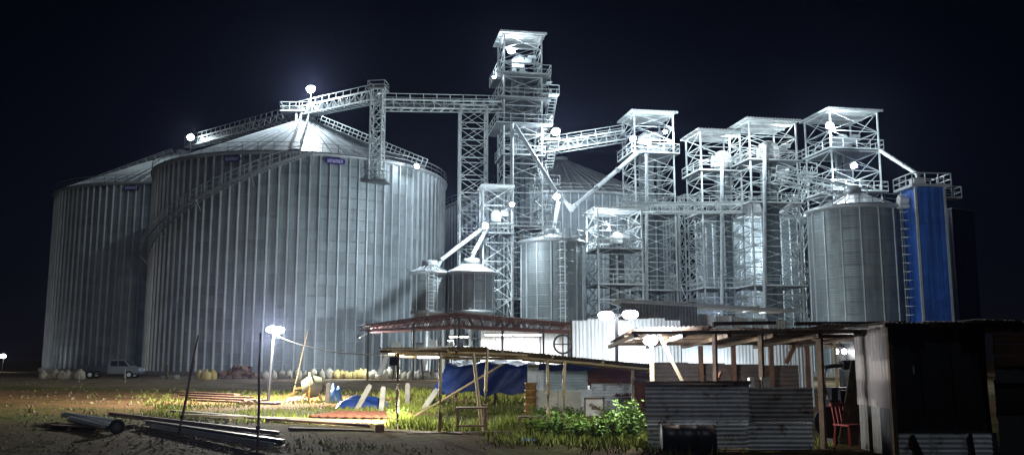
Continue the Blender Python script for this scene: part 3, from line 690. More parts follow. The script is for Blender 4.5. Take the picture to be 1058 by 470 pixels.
# ------------------------------------------------------------------ lamps
def flood(label, pos, rad, power, mount=None, aim=(0, -1, -.35), lens=LENS, light=True, colr=(.82, .93, 1.0), flat=.88, group=None, mountm=LATT):
    pos = Vector(pos); aim = Vector(aim).normalized(); o = thing('floodlight', label, 'lamp', pos, 0, group)
    q = aim.to_track_quat('Z', 'Y').to_matrix()
    prof = [(rad * math.cos(PI / 2 * k / 6), .05 + rad * .55 * math.sin(PI / 2 * k / 6)) for k in range(7)]
    sc = Matrix.Diagonal((1, flat, 1))
    rl = random.Random(round(pos.x * 100)); ln_ = MB()
    for k_ in range(4):            # cluster of lamp modules of uneven size
        an_ = 2 * PI * k_ / 4 + rl.uniform(-.6, .6); off = rad * rl.uniform(.3, .5); sr = rl.uniform(.48, .66)
        ln_.lathe([(a_ * sr, b_ * sr) for a_, b_ in prof], 12, (q @ Vector((math.cos(an_) * off, math.sin(an_) * off * flat, .03 * k_))), M=q @ sc)
    ln_.build('lens', lens, o)
    MB().lathe([(rad * 1.06, .08), (rad * 1.06, -.05), (rad * .7, -rad * .45), (.02, -rad * .55)], 20, M=q @ sc, smooth=False).build('housing', GRATE, o)
    if mount is not None:
        mp = Vector(mount) - pos; bar('bracket', -aim * rad * .5, mp, .09, mountm, o)
    if light:
        ld = bpy.data.lights.new('flood_lamp', 'POINT'); ld.energy = power * LAMP; ld.color = colr; ld.shadow_soft_size = min(.35, rad * .6)
        lo = bpy.data.objects.new('flood_lamp', ld); col.objects.link(lo); lo.parent = o; lo.location = aim * (rad * .6 + .35)
    return o
def fl(label, px, py, Y, size, power, mdrop=(0, .3, -1.5), **k):
    p = at(px, py, Y); return flood(label, p, .62 * size * Y / FPX / 2, power, p + Vector(mdrop), **k)
fl('big floodlight on a mast over the peak of the largest silo', 321, 92, 101.5, 15, 10000, (-.6, 3.0, -1.6), aim=(.1, -1, -.6))
fl('floodlight over the peak of the dim far-left silo', 197, 142, 127, 12, 1300, (-1, 3, -1.2), aim=(.35, -1, -.25))
fl('floodlight on the right eave of the largest silo', 430, 172, 95.0, 10, 900, (-.6, 1.6, -.8), aim=(.8, -1, .1))
fl('floodlight at the right side of the tallest tower beside the rising bridge', 574, 136, 98, 15, 6500, (-1.2, 1.5, -.4), aim=(.15, -1, -.5))
fl('floodlight right under the roof of the tallest tower', 528, 53, 98.3, 13, 3000, (.2, 1.2, .8), aim=(0, -1, -.1))
fl('small lamp on the left edge of the tallest tower below its roof', 511, 80, 98.2, 6, 300, (.6, .6, 0), aim=(-.3, -1, -.2))
fl('floodlight at the lower end of the long dark spout', 575, 203, 90.6, 12, 1400, (.4, 1.5, -.8), aim=(.1, -1, -.45))
fl('floodlight inside the narrow flat-roofed tower', 529, 211, 89.2, 9, 1000, (-.8, .8, .6), aim=(0, -1, -.3))
fl('floodlight at the fork of the spouts over the twin hopper bins', 502, 233, 83.6, 11, 9000, (.2, 4.2, .2), aim=(-.45, -1, -.35))
fl('left floodlight under the roof of the fed tower', 654, 143, 96.3, 11, 3400, (.3, 1.2, 1.0), aim=(-.1, -1, -.4))
fl('right floodlight under the roof of the fed tower', 687, 136, 97.2, 8, 2200, (.2, 1.4, 1.0), aim=(.2, -1, -.4))
fl('floodlight under the roof of the rightmost lattice tower', 857, 130, 94.4, 14, 4000, (.3, 1.5, .8), aim=(0, -1, -.3))
fl('lower floodlight in the rightmost lattice tower above the lit cone roof', 882, 171, 92.4, 12, 3200, (.4, 2.2, .6), aim=(0, -1, -.6))
fl('lamp lighting the white domed head in the lower neighbouring tower', 738, 160, 90.6, 4, 1500, (0, 2.5, .8), aim=(.35, 1, .1))
fl('lamp lighting the white domed head in the higher neighbouring tower', 783, 152, 88.0, 4, 1500, (0, 2.5, .8), aim=(.35, 1, .1))
fl('lamp among the machines of the lower flat-roofed tower', 629, 238, 90.2, 6, 2200, (.2, 1.0, .8), aim=(-.2, -.6, .5))
fl('added lamp low among the lattice of the higher neighbouring tower', 800, 262, 100.5, 5, 3500, (0, 1.0, -.8), aim=(-.2, 1, .15))  # unseen lamp added to light the lattice from behind
fl('lamp behind the tallest tower shining on the ribbed cone roof', 563, 176, 105, 6, 2200, (-.8, -.8, -.6), aim=(.35, 1, .15))
p = at(392, 342, 75); flood('added small fill lamp on the left eave of the red roofed shed, turned to the largest silo', (p.x - 1.9, 76.5, 3.5), .2, 4600, (p.x - .9, 76.5, 4.0), aim=(-.45, 1, .25))  # added lamp filling the lower right of the largest silo
fl('added lamp behind the lattice near the pale silo', 757, 190, 102, 5, 3000, (0, 1.0, -.8), aim=(.1, .9, -.2))  # another added lamp, brightening the pale silo and the lattice
fl('added lamp behind the long grey shed lighting the towers from below', 742, 325, 66, 5, 9500, (0, .6, -1), aim=(.1, 1, .3))  # hidden lamp added so that the lower lattice is lit
def strip(label, px, py, Y, ln, power):
    p = at(px, py, Y); o = thing('strip_lamp', label, 'lamp', p, YAW)
    MB().box((0, 0, 0), (ln, .1, .05)).build('tube', TUBEL, o); MB().box((0, 0, .1), (ln + .1, .26, .08)).build('fitting', WHITEP, o)
    ld = bpy.data.lights.new('strip_glow', 'AREA'); ld.shape = 'RECTANGLE'; ld.size = ln; ld.size_y = .15; ld.energy = power * LAMP; ld.color = (1, .97, .93)
    lo = bpy.data.objects.new('strip_glow', ld); col.objects.link(lo); lo.parent = o; lo.location = (0, 0, -.1)
strip('strip lamp under the roof of the lower neighbouring tower', 757, 141, 95.5, 1.6, 150)
strip('strip lamp under the roof of the higher neighbouring tower', 808, 130, 92.8, 1.6, 150)
strip('left strip lamp under the red truss roof', 474, 348, 77, 1.6, 500)
strip('right strip lamp under the red truss roof, by the white wall', 545, 346, 79, 2.4, 1200)
strip('middle strip lamp under the red truss roof', 515, 346, 79, 2.4, 1000)

# ------------------------------------------------------------------ yard lamp posts
def lamp_post(label, base, top, heads, r, power, m=DARKST, lean=None, colr=(.92, .96, 1.0)):
    base = Vector(base); o = thing('lamp_post', label, 'lamp post', base); tp = Vector(top) - base
    MB().tube([(0, 0, 0), tp * .5, tp], r, 10, r2=r * .7).build('pole', m, o)
    for i, h in enumerate(heads):
        c = Vector(h) - base; s_ = math.copysign(1, c.x - tp.x)
        MB().bar(tp - V(0, 0, .12), c - V(s_ * .1, 0, .02), .05).build('arm', m, o)
        hh = MB().lathe([(0, .12), (.16, .09), (.24, .0), (.22, -.04)], 16, c).build('lamp_head', GRATE, o)
        rr = heads_r
        MB().lathe([(rr * math.cos(PI / 2 * k / 6), -rr * .62 * math.sin(PI / 2 * k / 6)) for k in range(-6, 7)], 16, c - V(0, .05, .08)).build('bulb', LENS, o)
        ld = bpy.data.lights.new('post_lamp', 'POINT'); ld.energy = power[i] * LAMP; ld.color = colr; ld.shadow_soft_size = .12
        lo = bpy.data.objects.new('post_lamp', ld); col.objects.link(lo); lo.parent = o; lo.location = c + V(0, -rr - .12, -.12 - rr * .4)
    return o
heads_r = .25
c0 = at(637, 330, 27); lamp_post('yard lamp post with two glowing heads in front of the bluish white wall', (c0.x + .15, 28.6, 0), at(637, 324, 28.6), [at(626, 323, 28.4), at(651, 322, 28.4)], .07, (26, 42))
heads_r = .24
c1 = gnd(277, 414); lamp_post('lone yard lamp post with twin bulbs out on the grass before the largest silo', c1, at(283, 345, c1.y), [at(281.5, 338, c1.y), at(288.5, 338.5, c1.y)], .07, (10000, 10000), m=BLACKP, colr=(1, .97, .88))
heads_r = .15
c2 = at(672, 348, 19.2); lamp_post('bamboo post with bare glowing lamp at the corner of the open tin shack', (c2.x + .03, 19.35, 0), at(673, 345, 19.35), [c2 + V(-.02, -.08, 0)], .06, (1000,), m=BAMBOO)
heads_r = .05
c3 = at(868, 363, 20.5); o = thing('twin_bulb', 'pair of tiny bright bulbs hanging in the tin shack doorway', 'lamp', c3)
for s_ in (-.09, .09):
    MB().lathe([(.055 * math.cos(PI / 2 * k / 5), .06 * math.sin(PI / 2 * k / 5)) for k in range(-5, 6)], 10, (s_, 0, 0)).build('bulb', LENS, o)
MB().bar((-.12, 0, .08), (.12, 0, .08), .03).bar((0, 0, .08), (0, 0, .5), .015).build('holder', BLACKP, o)
ld = bpy.data.lights.new('bulb_lamp', 'POINT'); ld.energy = 14; ld.shadow_soft_size = .06; lo = bpy.data.objects.new('bulb_lamp', ld); col.objects.link(lo); lo.parent = o; lo.location = (0, -.2, -.05)
p = at(655, 386, 28.3); flood('lamp low behind the patchwork fence washing the bluish white wall', (p.x, 28.6, .8), .12, 260, (p.x, 28.5, 0), aim=(.1, 1, .25))
p = at(735, 386, 29.6); flood('added lamp low behind the tin shack washing the white wall', (p.x, 29.8, .8), .12, 320, (p.x, 29.7, 0), aim=(.1, 1, .2))  # lamp added out of sight to brighten the white wall
# far lamp at the left edge
p = at(3, 367, 118); q0 = (p.x, p.y, 0)
heads_r = .4
lamp_post('far small lamp post at the left edge of the yard', q0, p + V(.2, 0, .1), [p], .06, (120,), colr=(.85, .85, 1))

# ------------------------------------------------------------------ open tin shack (right foreground)
def pz(px, py, Y): return at(px, py, Y)
def tin_shack():
    Yf, Yb = 18.0, 22.0; x0 = tx(668, Yf); S = thing('tin_shack', 'open-sided tin shack with corrugated half walls and a low dark roof', 'shack', (x0, Yf, 0)); o = V(x0, Yf, 0)
    rnd = random.Random(5)
    def sh(name, px0, px1, py0, py1, Y, m, along='u', pitch=.085, amp=.013, jag=.0, bend=.02):
        a = at(px0, py1, Y) - o; b_ = at(px1, py1, Y) - o; c = at(px0, py0, Y) - o
        return corr(a, (b_.x - a.x, 0, 0), (0, 0, c.z - a.z), pitch, amp, along, jag, bend=bend).build(name, m, S)
    sh('wall_sheet', 667, 776, 395, 434, Yf, TIN, jag=.01)
    sh('wall_sheet', 669, 775, 432, 463, Yf + .05, TIN, jag=.01)
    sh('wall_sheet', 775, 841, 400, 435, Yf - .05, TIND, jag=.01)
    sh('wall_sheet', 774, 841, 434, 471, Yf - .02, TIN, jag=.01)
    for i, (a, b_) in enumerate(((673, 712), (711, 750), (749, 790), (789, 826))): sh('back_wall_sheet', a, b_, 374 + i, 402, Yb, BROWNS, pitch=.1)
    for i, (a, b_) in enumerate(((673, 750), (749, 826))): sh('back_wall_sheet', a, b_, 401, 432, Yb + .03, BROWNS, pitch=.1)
    bar('top_rail', at(667, 394.5, Yf - .03) - o, at(776, 394.5, Yf - .03) - o, .05, WOOD, S)
    for px, t in ((735, .075), (782, .085), (842, .1)):
        bar('post', (tx(px, Yf) - x0, .1, 0), (tx(px, Yf) - x0 + .02, .12, 2.24), t, WOOD, S)
    for px in (719, 752, 790, 826): bar('post', (tx(px, Yb) - x0, Yb - Yf - .1, 0), (tx(px, Yb) - x0, Yb - Yf - .12, 2.05), .1, BROWNB, S)
    bar('brace', at(678, 340, 19) - o, at(705, 394, 19) - o, .06, PLANK, S)
    bar('brace', at(824, 350, Yb) - o, at(812, 375, Yb) - o, .1, BROWNB, S)
    bar('leaning_stick', at(739, 398, 18.3) - o, at(745, 384, 18.4) - o, .05, REBAR, S)
    # roof
    for i, Y in enumerate((17.6, 19.2, 20.8, 22.2)):
        z = 2.22 - i * .05
        bar('rafter_pole', V(tx(648, 18) + .05 * i - x0, Y - Yf, z + .02), V(tx(932, 18) - x0, Y - Yf, z + .05), .07, WOOD if i else PLANK, S)
    k = 0
    for xa in (652, 690, 722, 760, 800, 838, 878):
        a = tx(xa, 18) - x0; b_ = tx(xa + 43, 18) - x0
        z = 2.31 + rnd.uniform(-.01, .05) + (.07 if xa > 820 else 0)
        corr((a, -.45 + rnd.uniform(-.2, .1), z), (b_ - a, 0, rnd.uniform(-.03, .03)), (0, 5.0, -.2), .085, .014, 'v', .012, bend=.03).build('roof_sheet', TINB, S); k += 1
    for xa in (730, 812, 862):
        a = tx(xa, 18) - x0; bar('roof_weight', V(a, -.3, 2.42), V(a + 1.3, -.1 + rnd.uniform(0, .4), 2.45), .07, BROWNB, S)
    for xa in (652, 700, 745, 790, 835, 880, 925): bar('rafter', V(tx(xa, 18) - x0, -.4, 2.19), V(tx(xa, 18) - x0, 4.4, 2.03), .08, WOOD, S)
    # doorway sheets
    a = at(866, 455, 18.6) - o; b_ = at(886, 462, 18.6) - o; c = at(879, 372, 19) - o
    corr(a, b_ - a, c - a, .12, .008, 'v').build('leaning_panel', PLANK, S)
    bar('leaning_pole', at(866, 410, 19.3) - o, at(862, 352, 19.6) - o, .06, BAMBOO, S)
tin_shack()
for px, lab in ((777.5, 'small white carton on the half wall ledge of the tin shack, left of two'), (791.5, 'wider white carton on the half wall ledge of the tin shack, right of two')):
    w = .1 if px < 780 else .17; p = at(px, 399.5, 18.05); o = thing('carton', lab, 'carton', (p.x, 18.12, p.z))
    MB().box((0, 0, .085), (w, .12, .17)).build('box_body', PAPER, o); MB().box((0, -.03, .175), (w + .01, .065, .01)).box((0, .033, .175), (w + .01, .06, .012)).build('flap', PAPER, o)
# engine with bent pipe in the doorway
o = thing('diesel_engine', 'black engine with a bent exhaust pipe in the tin shack doorway', 'engine', (tx(856, 19.2), 19.2, 0))
MB().box((0, 0, .55), (.5, .6, .7)).box((0, 0, 1.02), (.36, .4, .26)).box((.05, -.25, .95), (.2, .2, .3)).build('engine_block', BLACKP, o)
z = at(856, 378, 19.2).z
MB().tube([(-.22, 0, .9), (-.26, 0, z - .12), (-.2, 0, z - .02), (-.08, 0, z), (.2, 0, z + .02)], .045, 10).build('exhaust_pipe', BLACKP, o)
MB().tube([(.14, 0, z + .02), (.42, 0, z + .03)], .1, 12).build('muffler', BLACKP, o)
MB().tube([(-.3, -.3, .45), (-.3, -.36, .45)], .32, 20).build('flywheel', BLACKP, o)
for x in (-.2, .2): MB().box((x, 0, .1), (.1, .7, .2)).build('skid', DARKST, o)
# red plastic chair
o = thing('plastic_chair', 'red plastic chair in the tin shack doorway', 'chair', (tx(866, 18.5), 18.5, 0), R(25))
MB().box((0, 0, .43), (.42, .42, .03)).build('seat', CHAIRR, o)
for x in (-.19, .19):
    for y in (-.19, .19): bar('leg', (x * 1.1, y * 1.1, 0), (x * .95, y * .95, .42), .04, CHAIRR, o)
for x in (-.15, -.05, .05, .15): bar('back_slat', (x, .2, .43), (x, .27, .82), .05, CHAIRR, o, .02)
bar('back_rail', (-.2, .27, .82), (.2, .27, .82), .05, CHAIRR, o, .06)

# ------------------------------------------------------------------ dark closed shack at the right edge
def dark_shack():
    Y = 16.2; x0 = tx(912, Y); S = thing('dark_shack', 'closed black shack at the right edge with a corrugated skirting', 'shack', (x0, Y, 0)); o = V(x0, Y, 0)
    rnd = random.Random(8); X = lambda px, yy=Y: tx(px, yy) - x0
    bar('corner_post', (0, 0, 0), (0, 0, 2.34), .08, WOOD, S)
    for a, b_ in ((913, 949), (944, 981), (976, 1012)):
        corr((X(a), .05 + (a - 913) * .0006, .45), (X(b_) - X(a), 0, 0), (0, 0, 1.9), .3, .012, 'v', bend=.05).build('wall_sheet', BLACKT, S)
        z1 = .44; corr((X(a) + .02, -.02, .02), (X(b_) - X(a), 0, 0), (0, 0, z1), .085, .013, 'u', .01).build('skirting_sheet', TIN, S)
    bar('skirting_strut', (X(927), -.08, .42), (X(936), -.1, 0), .07, BLACKP, S); bar('skirting_strut', (X(985), -.08, .45), (X(987), -.1, 0), .06, BLACKP, S)
    for k in range(4):
        z = 2.28 - k * .19; MB().box((X(1046), -.25, z), (X(1082) - X(1010), .04, .175), R(rnd.uniform(-1, 1))).build('board', BROWNB, S)
    corr((X(1010), -.22, 1.33), (X(1082) - X(1010), 0, 0), (0, 0, .32), .3, .01, 'v').build('wall_sheet', GREYT, S)
    corr((X(1011), -.12, .72), (X(1082) - X(1011), 0, 0), (0, 0, .66), .3, .01, 'v', bend=.04).build('wall_sheet', BLACKT, S)
    corr((X(1010), -.2, .02), (X(1082) - X(1010), 0, 0), (0, 0, .74), .25, .012, 'v').build('wall_sheet', GREYT, S)
    # side and back so that it is a closed volume
    corr((0, .05, .86), (0, .85, 0), (0, 0, 1.5), .14, .016, 'v').build('side_wall_sheet', PINKT, S); corr((.02, .88, .86), (0, .85, 0), (0, 0, 1.45), .14, .016, 'v').build('side_wall_sheet', PINKT, S)
    corr((.02, .05, .02), (0, 1.65, 0), (0, 0, .85), .2, .02, 'v').build('side_wall_sheet', BLACKT, S)
    corr((tx(960, Y) - x0, 1.7, .02), (0, 3.2, 0), (0, 0, 2.3), .14, .016, 'v').build('side_wall_sheet', BLACKT, S)
    corr((X(1082), 4.9, .02), (X(960) - X(1082), 0, 0), (0, 0, 2.4), .1, .013, 'v').build('back_wall_sheet', TINB, S)
    for i, (a, b_, z, y) in enumerate(((905, 952, 2.38, -.3), (950, 996, 2.4, -.2), (990, 1040, 2.42, -.4), (1034, 1085, 2.37, -.4))):
        corr((X(a), y, z), (X(b_) - X(a), 0, -.02), (0, 5.9, -.1), .085, .014, 'v', .02, bend=.04).build('roof_sheet', TINB, S)
    bar('eave_pole', (X(905), -.1, 2.33), (X(1085), -.1, 2.34), .07, BROWNB, S)
    b = MB(); b.box((X(934), -.0, 1.55), (.02, .05, .14)); b.build('latch', PALE, S)
dark_shack()

# ------------------------------------------------------------------ fallen barrel
p = gnd(714, 469); o = thing('barrel', 'black oil barrel lying on its side in front of the corrugated half wall', 'barrel', (p.x, p.y + .25, .26), R(-4))
q = Matrix.Rotation(R(90), 3, 'Y'); prof = [(0, -.5), (.2, -.5), (.25, -.49), (.27, -.5), (.27, -.47), (.255, -.45), (.255, -.2), (.272, -.17), (.255, -.14), (.255, .14), (.272, .17), (.255, .2), (.255, .45), (.27, .47), (.27, .5), (.25, .49), (0, .49)]
MB().lathe(prof, 28, M=q).build('drum_shell', BLACKP, o); MB().tube([(.485, 0, .14), (.51, 0, .14)], .035, 10).build('bung', DARKST, o)

# ------------------------------------------------------------------ patched fence behind the bamboo hut
def fence():
    Y = 27.0; x0 = tx(545, Y); S = thing('patchwork_fence', 'patchwork fence of pale tin, cream board and maroon sheets behind the weeds', 'fence', (x0, Y, 0)); o = V(x0, Y, 0)
    def sh(px0, px1, py0, py1, dy, m, along, pitch=.085, amp=.012, nm='panel'):
        a = at(px0, py1, Y) - o; c = at(px1, py0, Y) - o
        if amp: corr((a.x, dy, max(0, a.z)), (c.x - a.x, 0, 0), (0, 0, c.z - max(0, a.z)), pitch, amp, along, bend=.015).build(nm, m, S)
        else: MB().box(((a.x + c.x) / 2, dy, (max(0, a.z) + c.z) / 2), (c.x - a.x, .03, c.z - max(0, a.z))).build(nm, m, S)
    sh(545, 562, 376, 434, 0, WHITEW, 'v'); sh(561, 607, 379, 404, .02, TINBLUE, 'u'); sh(552, 576, 403, 434, -.03, CREAM, 'v', amp=0); sh(577, 600, 404, 434, -.05, CREAM, 'v', amp=0)
    sh(599, 618, 402, 434, 0, TIN, 'v'); sh(606, 672, 378, 398, .03, MAROON, 'u', .12); sh(611, 655, 396, 412, 0, TIN, 'u'); sh(617, 657, 410, 434, -.03, TIN, 'u'); sh(655, 676, 396, 434, .05, MAROON, 'v', .2)
    for px in (547, 563, 609, 654, 675): bar('post', (tx(px, Y) - x0, .12, 0), (tx(px, Y) - x0, .12, 1.6), .08, WOOD, S)
    bar('top_rail', (0, -.06, 1.52), (tx(676, Y) - x0, -.06, 1.50), .06, BAMBOO, S)
fence()
p = at(0, 0, 25); o = thing('tarp_strip', 'strip of blue tarpaulin hung along the top of the patchwork fence', 'tarpaulin', (tx(556, 26.6), 26.6, 1.42))
b = MB(); n = 18; W = tx(608, 26.6) - tx(552, 26.6); vs = []
for j in range(3):
    for i in range(n + 1): vs.append((W * i / n, .03 * math.sin(i * 1.7 + j) - .02 * j, .16 - .09 * j + .015 * math.sin(i * .9)))
b.add(vs, [(j * (n + 1) + i, j * (n + 1) + i + 1, (j + 1) * (n + 1) + i + 1, (j + 1) * (n + 1) + i) for j in range(2) for i in range(n)], True); b.build('cloth', TARP, o)
# control box on legs
p = gnd(614, 441); o = thing('control_box', 'pale square board box on two wooden legs in the weeds', 'box', (p.x, p.y, 0))
zt = at(614, 411, p.y).z; zb = at(614, 430, p.y).z; w = 19 / FPX * p.y
MB().box((0, 0, (zt + zb) / 2), (w, .16, zt - zb)).build('case', CREAM, o)
b = MB(); zc = (zt + zb) / 2
for (dx, dz, sx, sz) in ((0, (zt - zb) / 2, w + .03, .04), (0, -(zt - zb) / 2, w + .03, .04), (-w / 2, 0, .04, zt - zb + .03), (w / 2, 0, .04, zt - zb + .03)): b.box((dx, -.09, zc + dz), (sx, .05, sz))
b.build('frame', WOOD, o)
MB().box((0, -.095, zc), (.14, .03, .09)).box((-.1, -.09, zc + .06), (.06, .03, .05)).bar((-.08, -.09, zc + .1), (.1, -.09, zc - .02), .02).build('switch_gear', WOOD, o)
for x in (-.38, .38): bar('leg', (x * w, 0, 0), (x * w, 0, zb + .05), .07, WOOD, o)
# tray of plants on the fence
p = at(647, 413, 26.4); o = thing('planter_tray', 'black hanging tray with wilted reddish plants on the maroon end of the fence', 'planter', (p.x, 26.35, p.z - .08))
MB().box((0, 0, .06), (.5, .2, .14)).box((0, 0, .14), (.54, .24, .03)).build('tray', BLACKP, o)
b = MB(); rnd = random.Random(2)
for k in range(60):
    c = V(rnd.uniform(-.3, .3), rnd.uniform(-.1, .1), .17); d = V(rnd.uniform(-.16, .16), rnd.uniform(-.1, .1), rnd.uniform(.02, .14)); s_ = V(.025, .02, 0)
    b.add([c, c + d * .5 + s_, c + d, c + d * .5 - s_], [(0, 1, 2, 3)])
b.build('plants', mat('wilted_plant', (.16, .06, .06), .7, 0, .4, 4), o)
# stacked orange buckets
p = gnd(548, 431); o = thing('bucket_stack', 'stack of orange buckets at the left end of the patchwork fence', 'bucket', (p.x, p.y - .6, 0))
ORANGE = mat('orange_plastic', (.36, .19, .06), .5, 0, .25, 4, rust=.2)
pr = MB().lathe([(0, .01), (.14, .0), (.17, .2), (.19, .21), (.19, .24), (.17, .25)], 18).mesh('bucket', ORANGE)
for k in range(5): inst('bucket', pr, o, (random.uniform(-.01, .01), 0, .2 * k), k)

# ------------------------------------------------------------------ blue tarpaulin over a low rack
def tarp():
    Y = 33.0; x0 = tx(500, Y); S = thing('tarp_cover', 'large deep blue tarpaulin sagging over a low rack behind the bamboo hut', 'tarpaulin', (x0, Y, 0))
    n, m_ = 36, 12; vs = []; xa, xb = tx(470, Y) - x0, tx(553, Y) - x0; rnd = random.Random(4); ph = [(rnd.uniform(1, 6), rnd.uniform(1, 5), rnd.uniform(0, 6)) for _ in range(6)]
    for j in range(m_ + 1):
        f = j / m_
        for i in range(n + 1):
            u = i / n; x = xa + (xb - xa) * u - (1 - u) * .75 * f
            wob = .025 * sum(math.sin(a * u * 5 + b_ * f * 2.5 + c) for a, b_, c in ph)
            if f < .35: y, z = 1.6 - 4.2 * f, 1.66 - .35 * f
            else: y, z = .13 - (f - .35) * .9, 1.54 - (f - .35) * 1.5
            vs.append((x, y + wob, z + wob * .8 - .10 * math.sin(u * PI * 3) ** 2 * f))
    b = MB().add(vs, [(j * (n + 1) + i, j * (n + 1) + i + 1, (j + 1) * (n + 1) + i + 1, (j + 1) * (n + 1) + i) for j in range(m_) for i in range(n)], True)
    b.build('cloth', TARP, S)
    for x in (xa, (xa + xb) / 2, xb):
        for y in (.2, 1.6): bar('rack_post', (x, y, 0), (x, y, 1.5), .07, WOOD, S)
    bar('rack_rail', (xa, .2, .6), (xb, .2, .6), .07, WOOD, S)
tarp()

# ------------------------------------------------------------------ bamboo hut
def hut():
    S = thing('bamboo_hut', 'open bamboo hut with a thin sagging roof on crooked poles', 'hut', (tx(410, 22), 22, 0)); x0 = tx(410, 22); o = V(x0, 22, 0); rnd = random.Random(12)
    def pole(name, p0, p1, r, m=BAMBOO):
        p0 = Vector(p0); p1 = Vector(p1); mid = p0.lerp(p1, .5) + V(rnd.uniform(-.03, .03), 0, rnd.uniform(-.03, .03)); n = 6; b = MB()
        b.tube([p0, p0.lerp(mid, .5) + V(.01, 0, 0), mid, mid.lerp(p1, .5), p1], r, 8, r2=r * .8)
        for k in range(1, 6): 
            c = p0.lerp(mid, k / 3) if k < 3 else mid.lerp(p1, (k - 3) / 3); d = (p1 - p0).normalized() * .012; b.tube([c - d, c + d], r * 1.15, 8)
        return b.build(name, m, S)
    roofz = lambda x: 1.92 + .03 * math.sin(x * .8) - max(0, x - 2.2) * .085
    P = [(410, 447, 371, 0), (454, 449, 370, 0), (583, 444, 374, .1), (655, 440, 379, 0), (566, 442, 376, 0)]
    for px, py, pt, ln in P:
        g_ = gnd(px, py) - o; t_ = V(g_.x + ln * .3, g_.y, roofz(g_.x) - .06); pole('post', g_, t_, .045)
    g_ = gnd(498, 447) - o; pole('post', g_, (g_.x - .22, g_.y, roofz(g_.x) - .06), .045); pole('post', g_ + V(.08, .1, 0), (g_.x + .12, g_.y + .1, roofz(g_.x) + .05), .045)
    xe = tx(672, 23.5) - x0
    for y, y2 in ((-.35, 1.7), (1.2, 2.3), (2.9, 3.0)):
        pole('purlin', (-.3, y, roofz(0) - .02 - y * .03), (xe * .5, y2, roofz(xe * .5) - .02 - y * .03), .04); y = y2; pole('purlin', (xe * .48, y, roofz(xe * .48) - .05 - y * .03), (xe + .2, y, roofz(xe) - .04 - y * .03), .04)
    k = 0; x = -.35
    while x < xe:
        w = rnd.uniform(.75, .95); z0 = roofz(x) + .05; z1 = roofz(x + w) + .05
        corr((x, (-.7 if x < 1.6 else 1.5) + rnd.uniform(-.15, .15), z0 + rnd.uniform(0, .03)), (w + .05, 0, z1 - z0), (0, 4.1 if x < 1.6 else 1.7, -.14), .085, .012, 'v', .015, bend=.03).build('roof_sheet', TINB if k % 3 else PINKT, S); x += w; k += 1
    for k in range(6): pole('rafter', (xe * k / 5, -.6 if k < 2 else 1.5, roofz(xe * k / 5) + .01), (xe * k / 5, 3.2, roofz(xe * k / 5) - .1), .03)
    pole('brace', gnd(440, 420) + V(0, -10, 0) - o if False else (.2, 2.9, .2), (2.6, 2.9, 1.6), .035)
    return S
hut()
p = at(408, 373, 21.9); o = thing('floodlight', 'black boxy floodlight hung on the corner post of the bamboo hut', 'lamp', p)
MB().box((0, -.02, 0), (.24, .14, .2)).box((0, -.1, 0), (.18, .03, .15)).build('housing', BLACKP, o)
MB().box((-.02, .065, -.01), (.2, .02, .15)).build('lens', LENSW, o); bar('bracket', (0, 0, .08), (.02, 0, .22), .03, BLACKP, o)
ld = bpy.data.lights.new('hut_flood', 'SPOT'); ld.energy = 13000; ld.color = (1, .95, .80); ld.spot_size = R(66); ld.spot_blend = .7; ld.shadow_soft_size = .08
lo = bpy.data.objects.new('hut_flood', ld); col.objects.link(lo); lo.parent = o; lo.location = (-.02, .12, -.02); lo.rotation_euler = (Vector(gnd(335, 428)) - (p + V(0, .1, 0))).to_track_quat('-Z', 'Y').to_euler()
p = at(443, 369, 22.6); o = thing('strip_lamp', 'white tube lamp under the left end of the bamboo hut roof', 'lamp', p)
MB().tube([(-.28, 0, 0), (.28, 0, 0)], .02, 8).build('tube', TUBEL, o); MB().box((0, 0, .04), (.62, .06, .03)).build('fitting', WHITEP, o)
ld = bpy.data.lights.new('hut_tube', 'AREA'); ld.shape = 'RECTANGLE'; ld.size = .6; ld.size_y = .06; ld.energy = 230; ld.color = (.97, 1, .92); lo = bpy.data.objects.new('hut_tube', ld); col.objects.link(lo); lo.parent = o; lo.location = (0, 0, -.04)
# tables
def table(label, px, py, w, h, d, bench=False):
    p = gnd(px, py); o = thing('work_table', label, 'table', (p.x, p.y, 0), R(random.uniform(-8, 8)))
    for k in range(4): MB().box((0, -d / 2 + d * (k + .5) / 4, h), (w, d / 4 - .012, .03)).build('top_board', BROWNB, o)
    for x in (-1, 1):
        for y in (-1, 1): bar('leg', (x * (w / 2 - .04), y * (d / 2 - .04), 0), (x * (w / 2 - .04), y * (d / 2 - .04), h), .05, BROWNB, o)
    bar('rail', (-w / 2, -d / 2 + .04, h * .35), (w / 2, -d / 2 + .04, h * .35), .04, BROWNB, o)
table('taller rough frame table under the bamboo hut roof, beside the crossed posts', 487, 449, .72, .62, .5)
table('low rough bench table at the edge of the weeds, right of the bamboo hut posts', 549, 447, .62, .38, .4)
p = gnd(544, 458); o = thing('plastic_sheet', 'crumpled light blue plastic sheet on the ground before the low bench', 'sheet', (p.x, p.y, .02))
b = MB(); n = 10; vs = [((i / n - .5) * .42, (j / n - .5) * .5, .05 * abs(math.sin(i * 1.9 + j * 1.1)) + .03 * abs(math.sin(j * 2.3))) for j in range(n + 1) for i in range(n + 1)]
b.add(vs, [(j * (n + 1) + i, j * (n + 1) + i + 1, (j + 1) * (n + 1) + i + 1, (j + 1) * (n + 1) + i) for j in range(n) for i in range(n)]); b.build('film', BLUEJ, o)

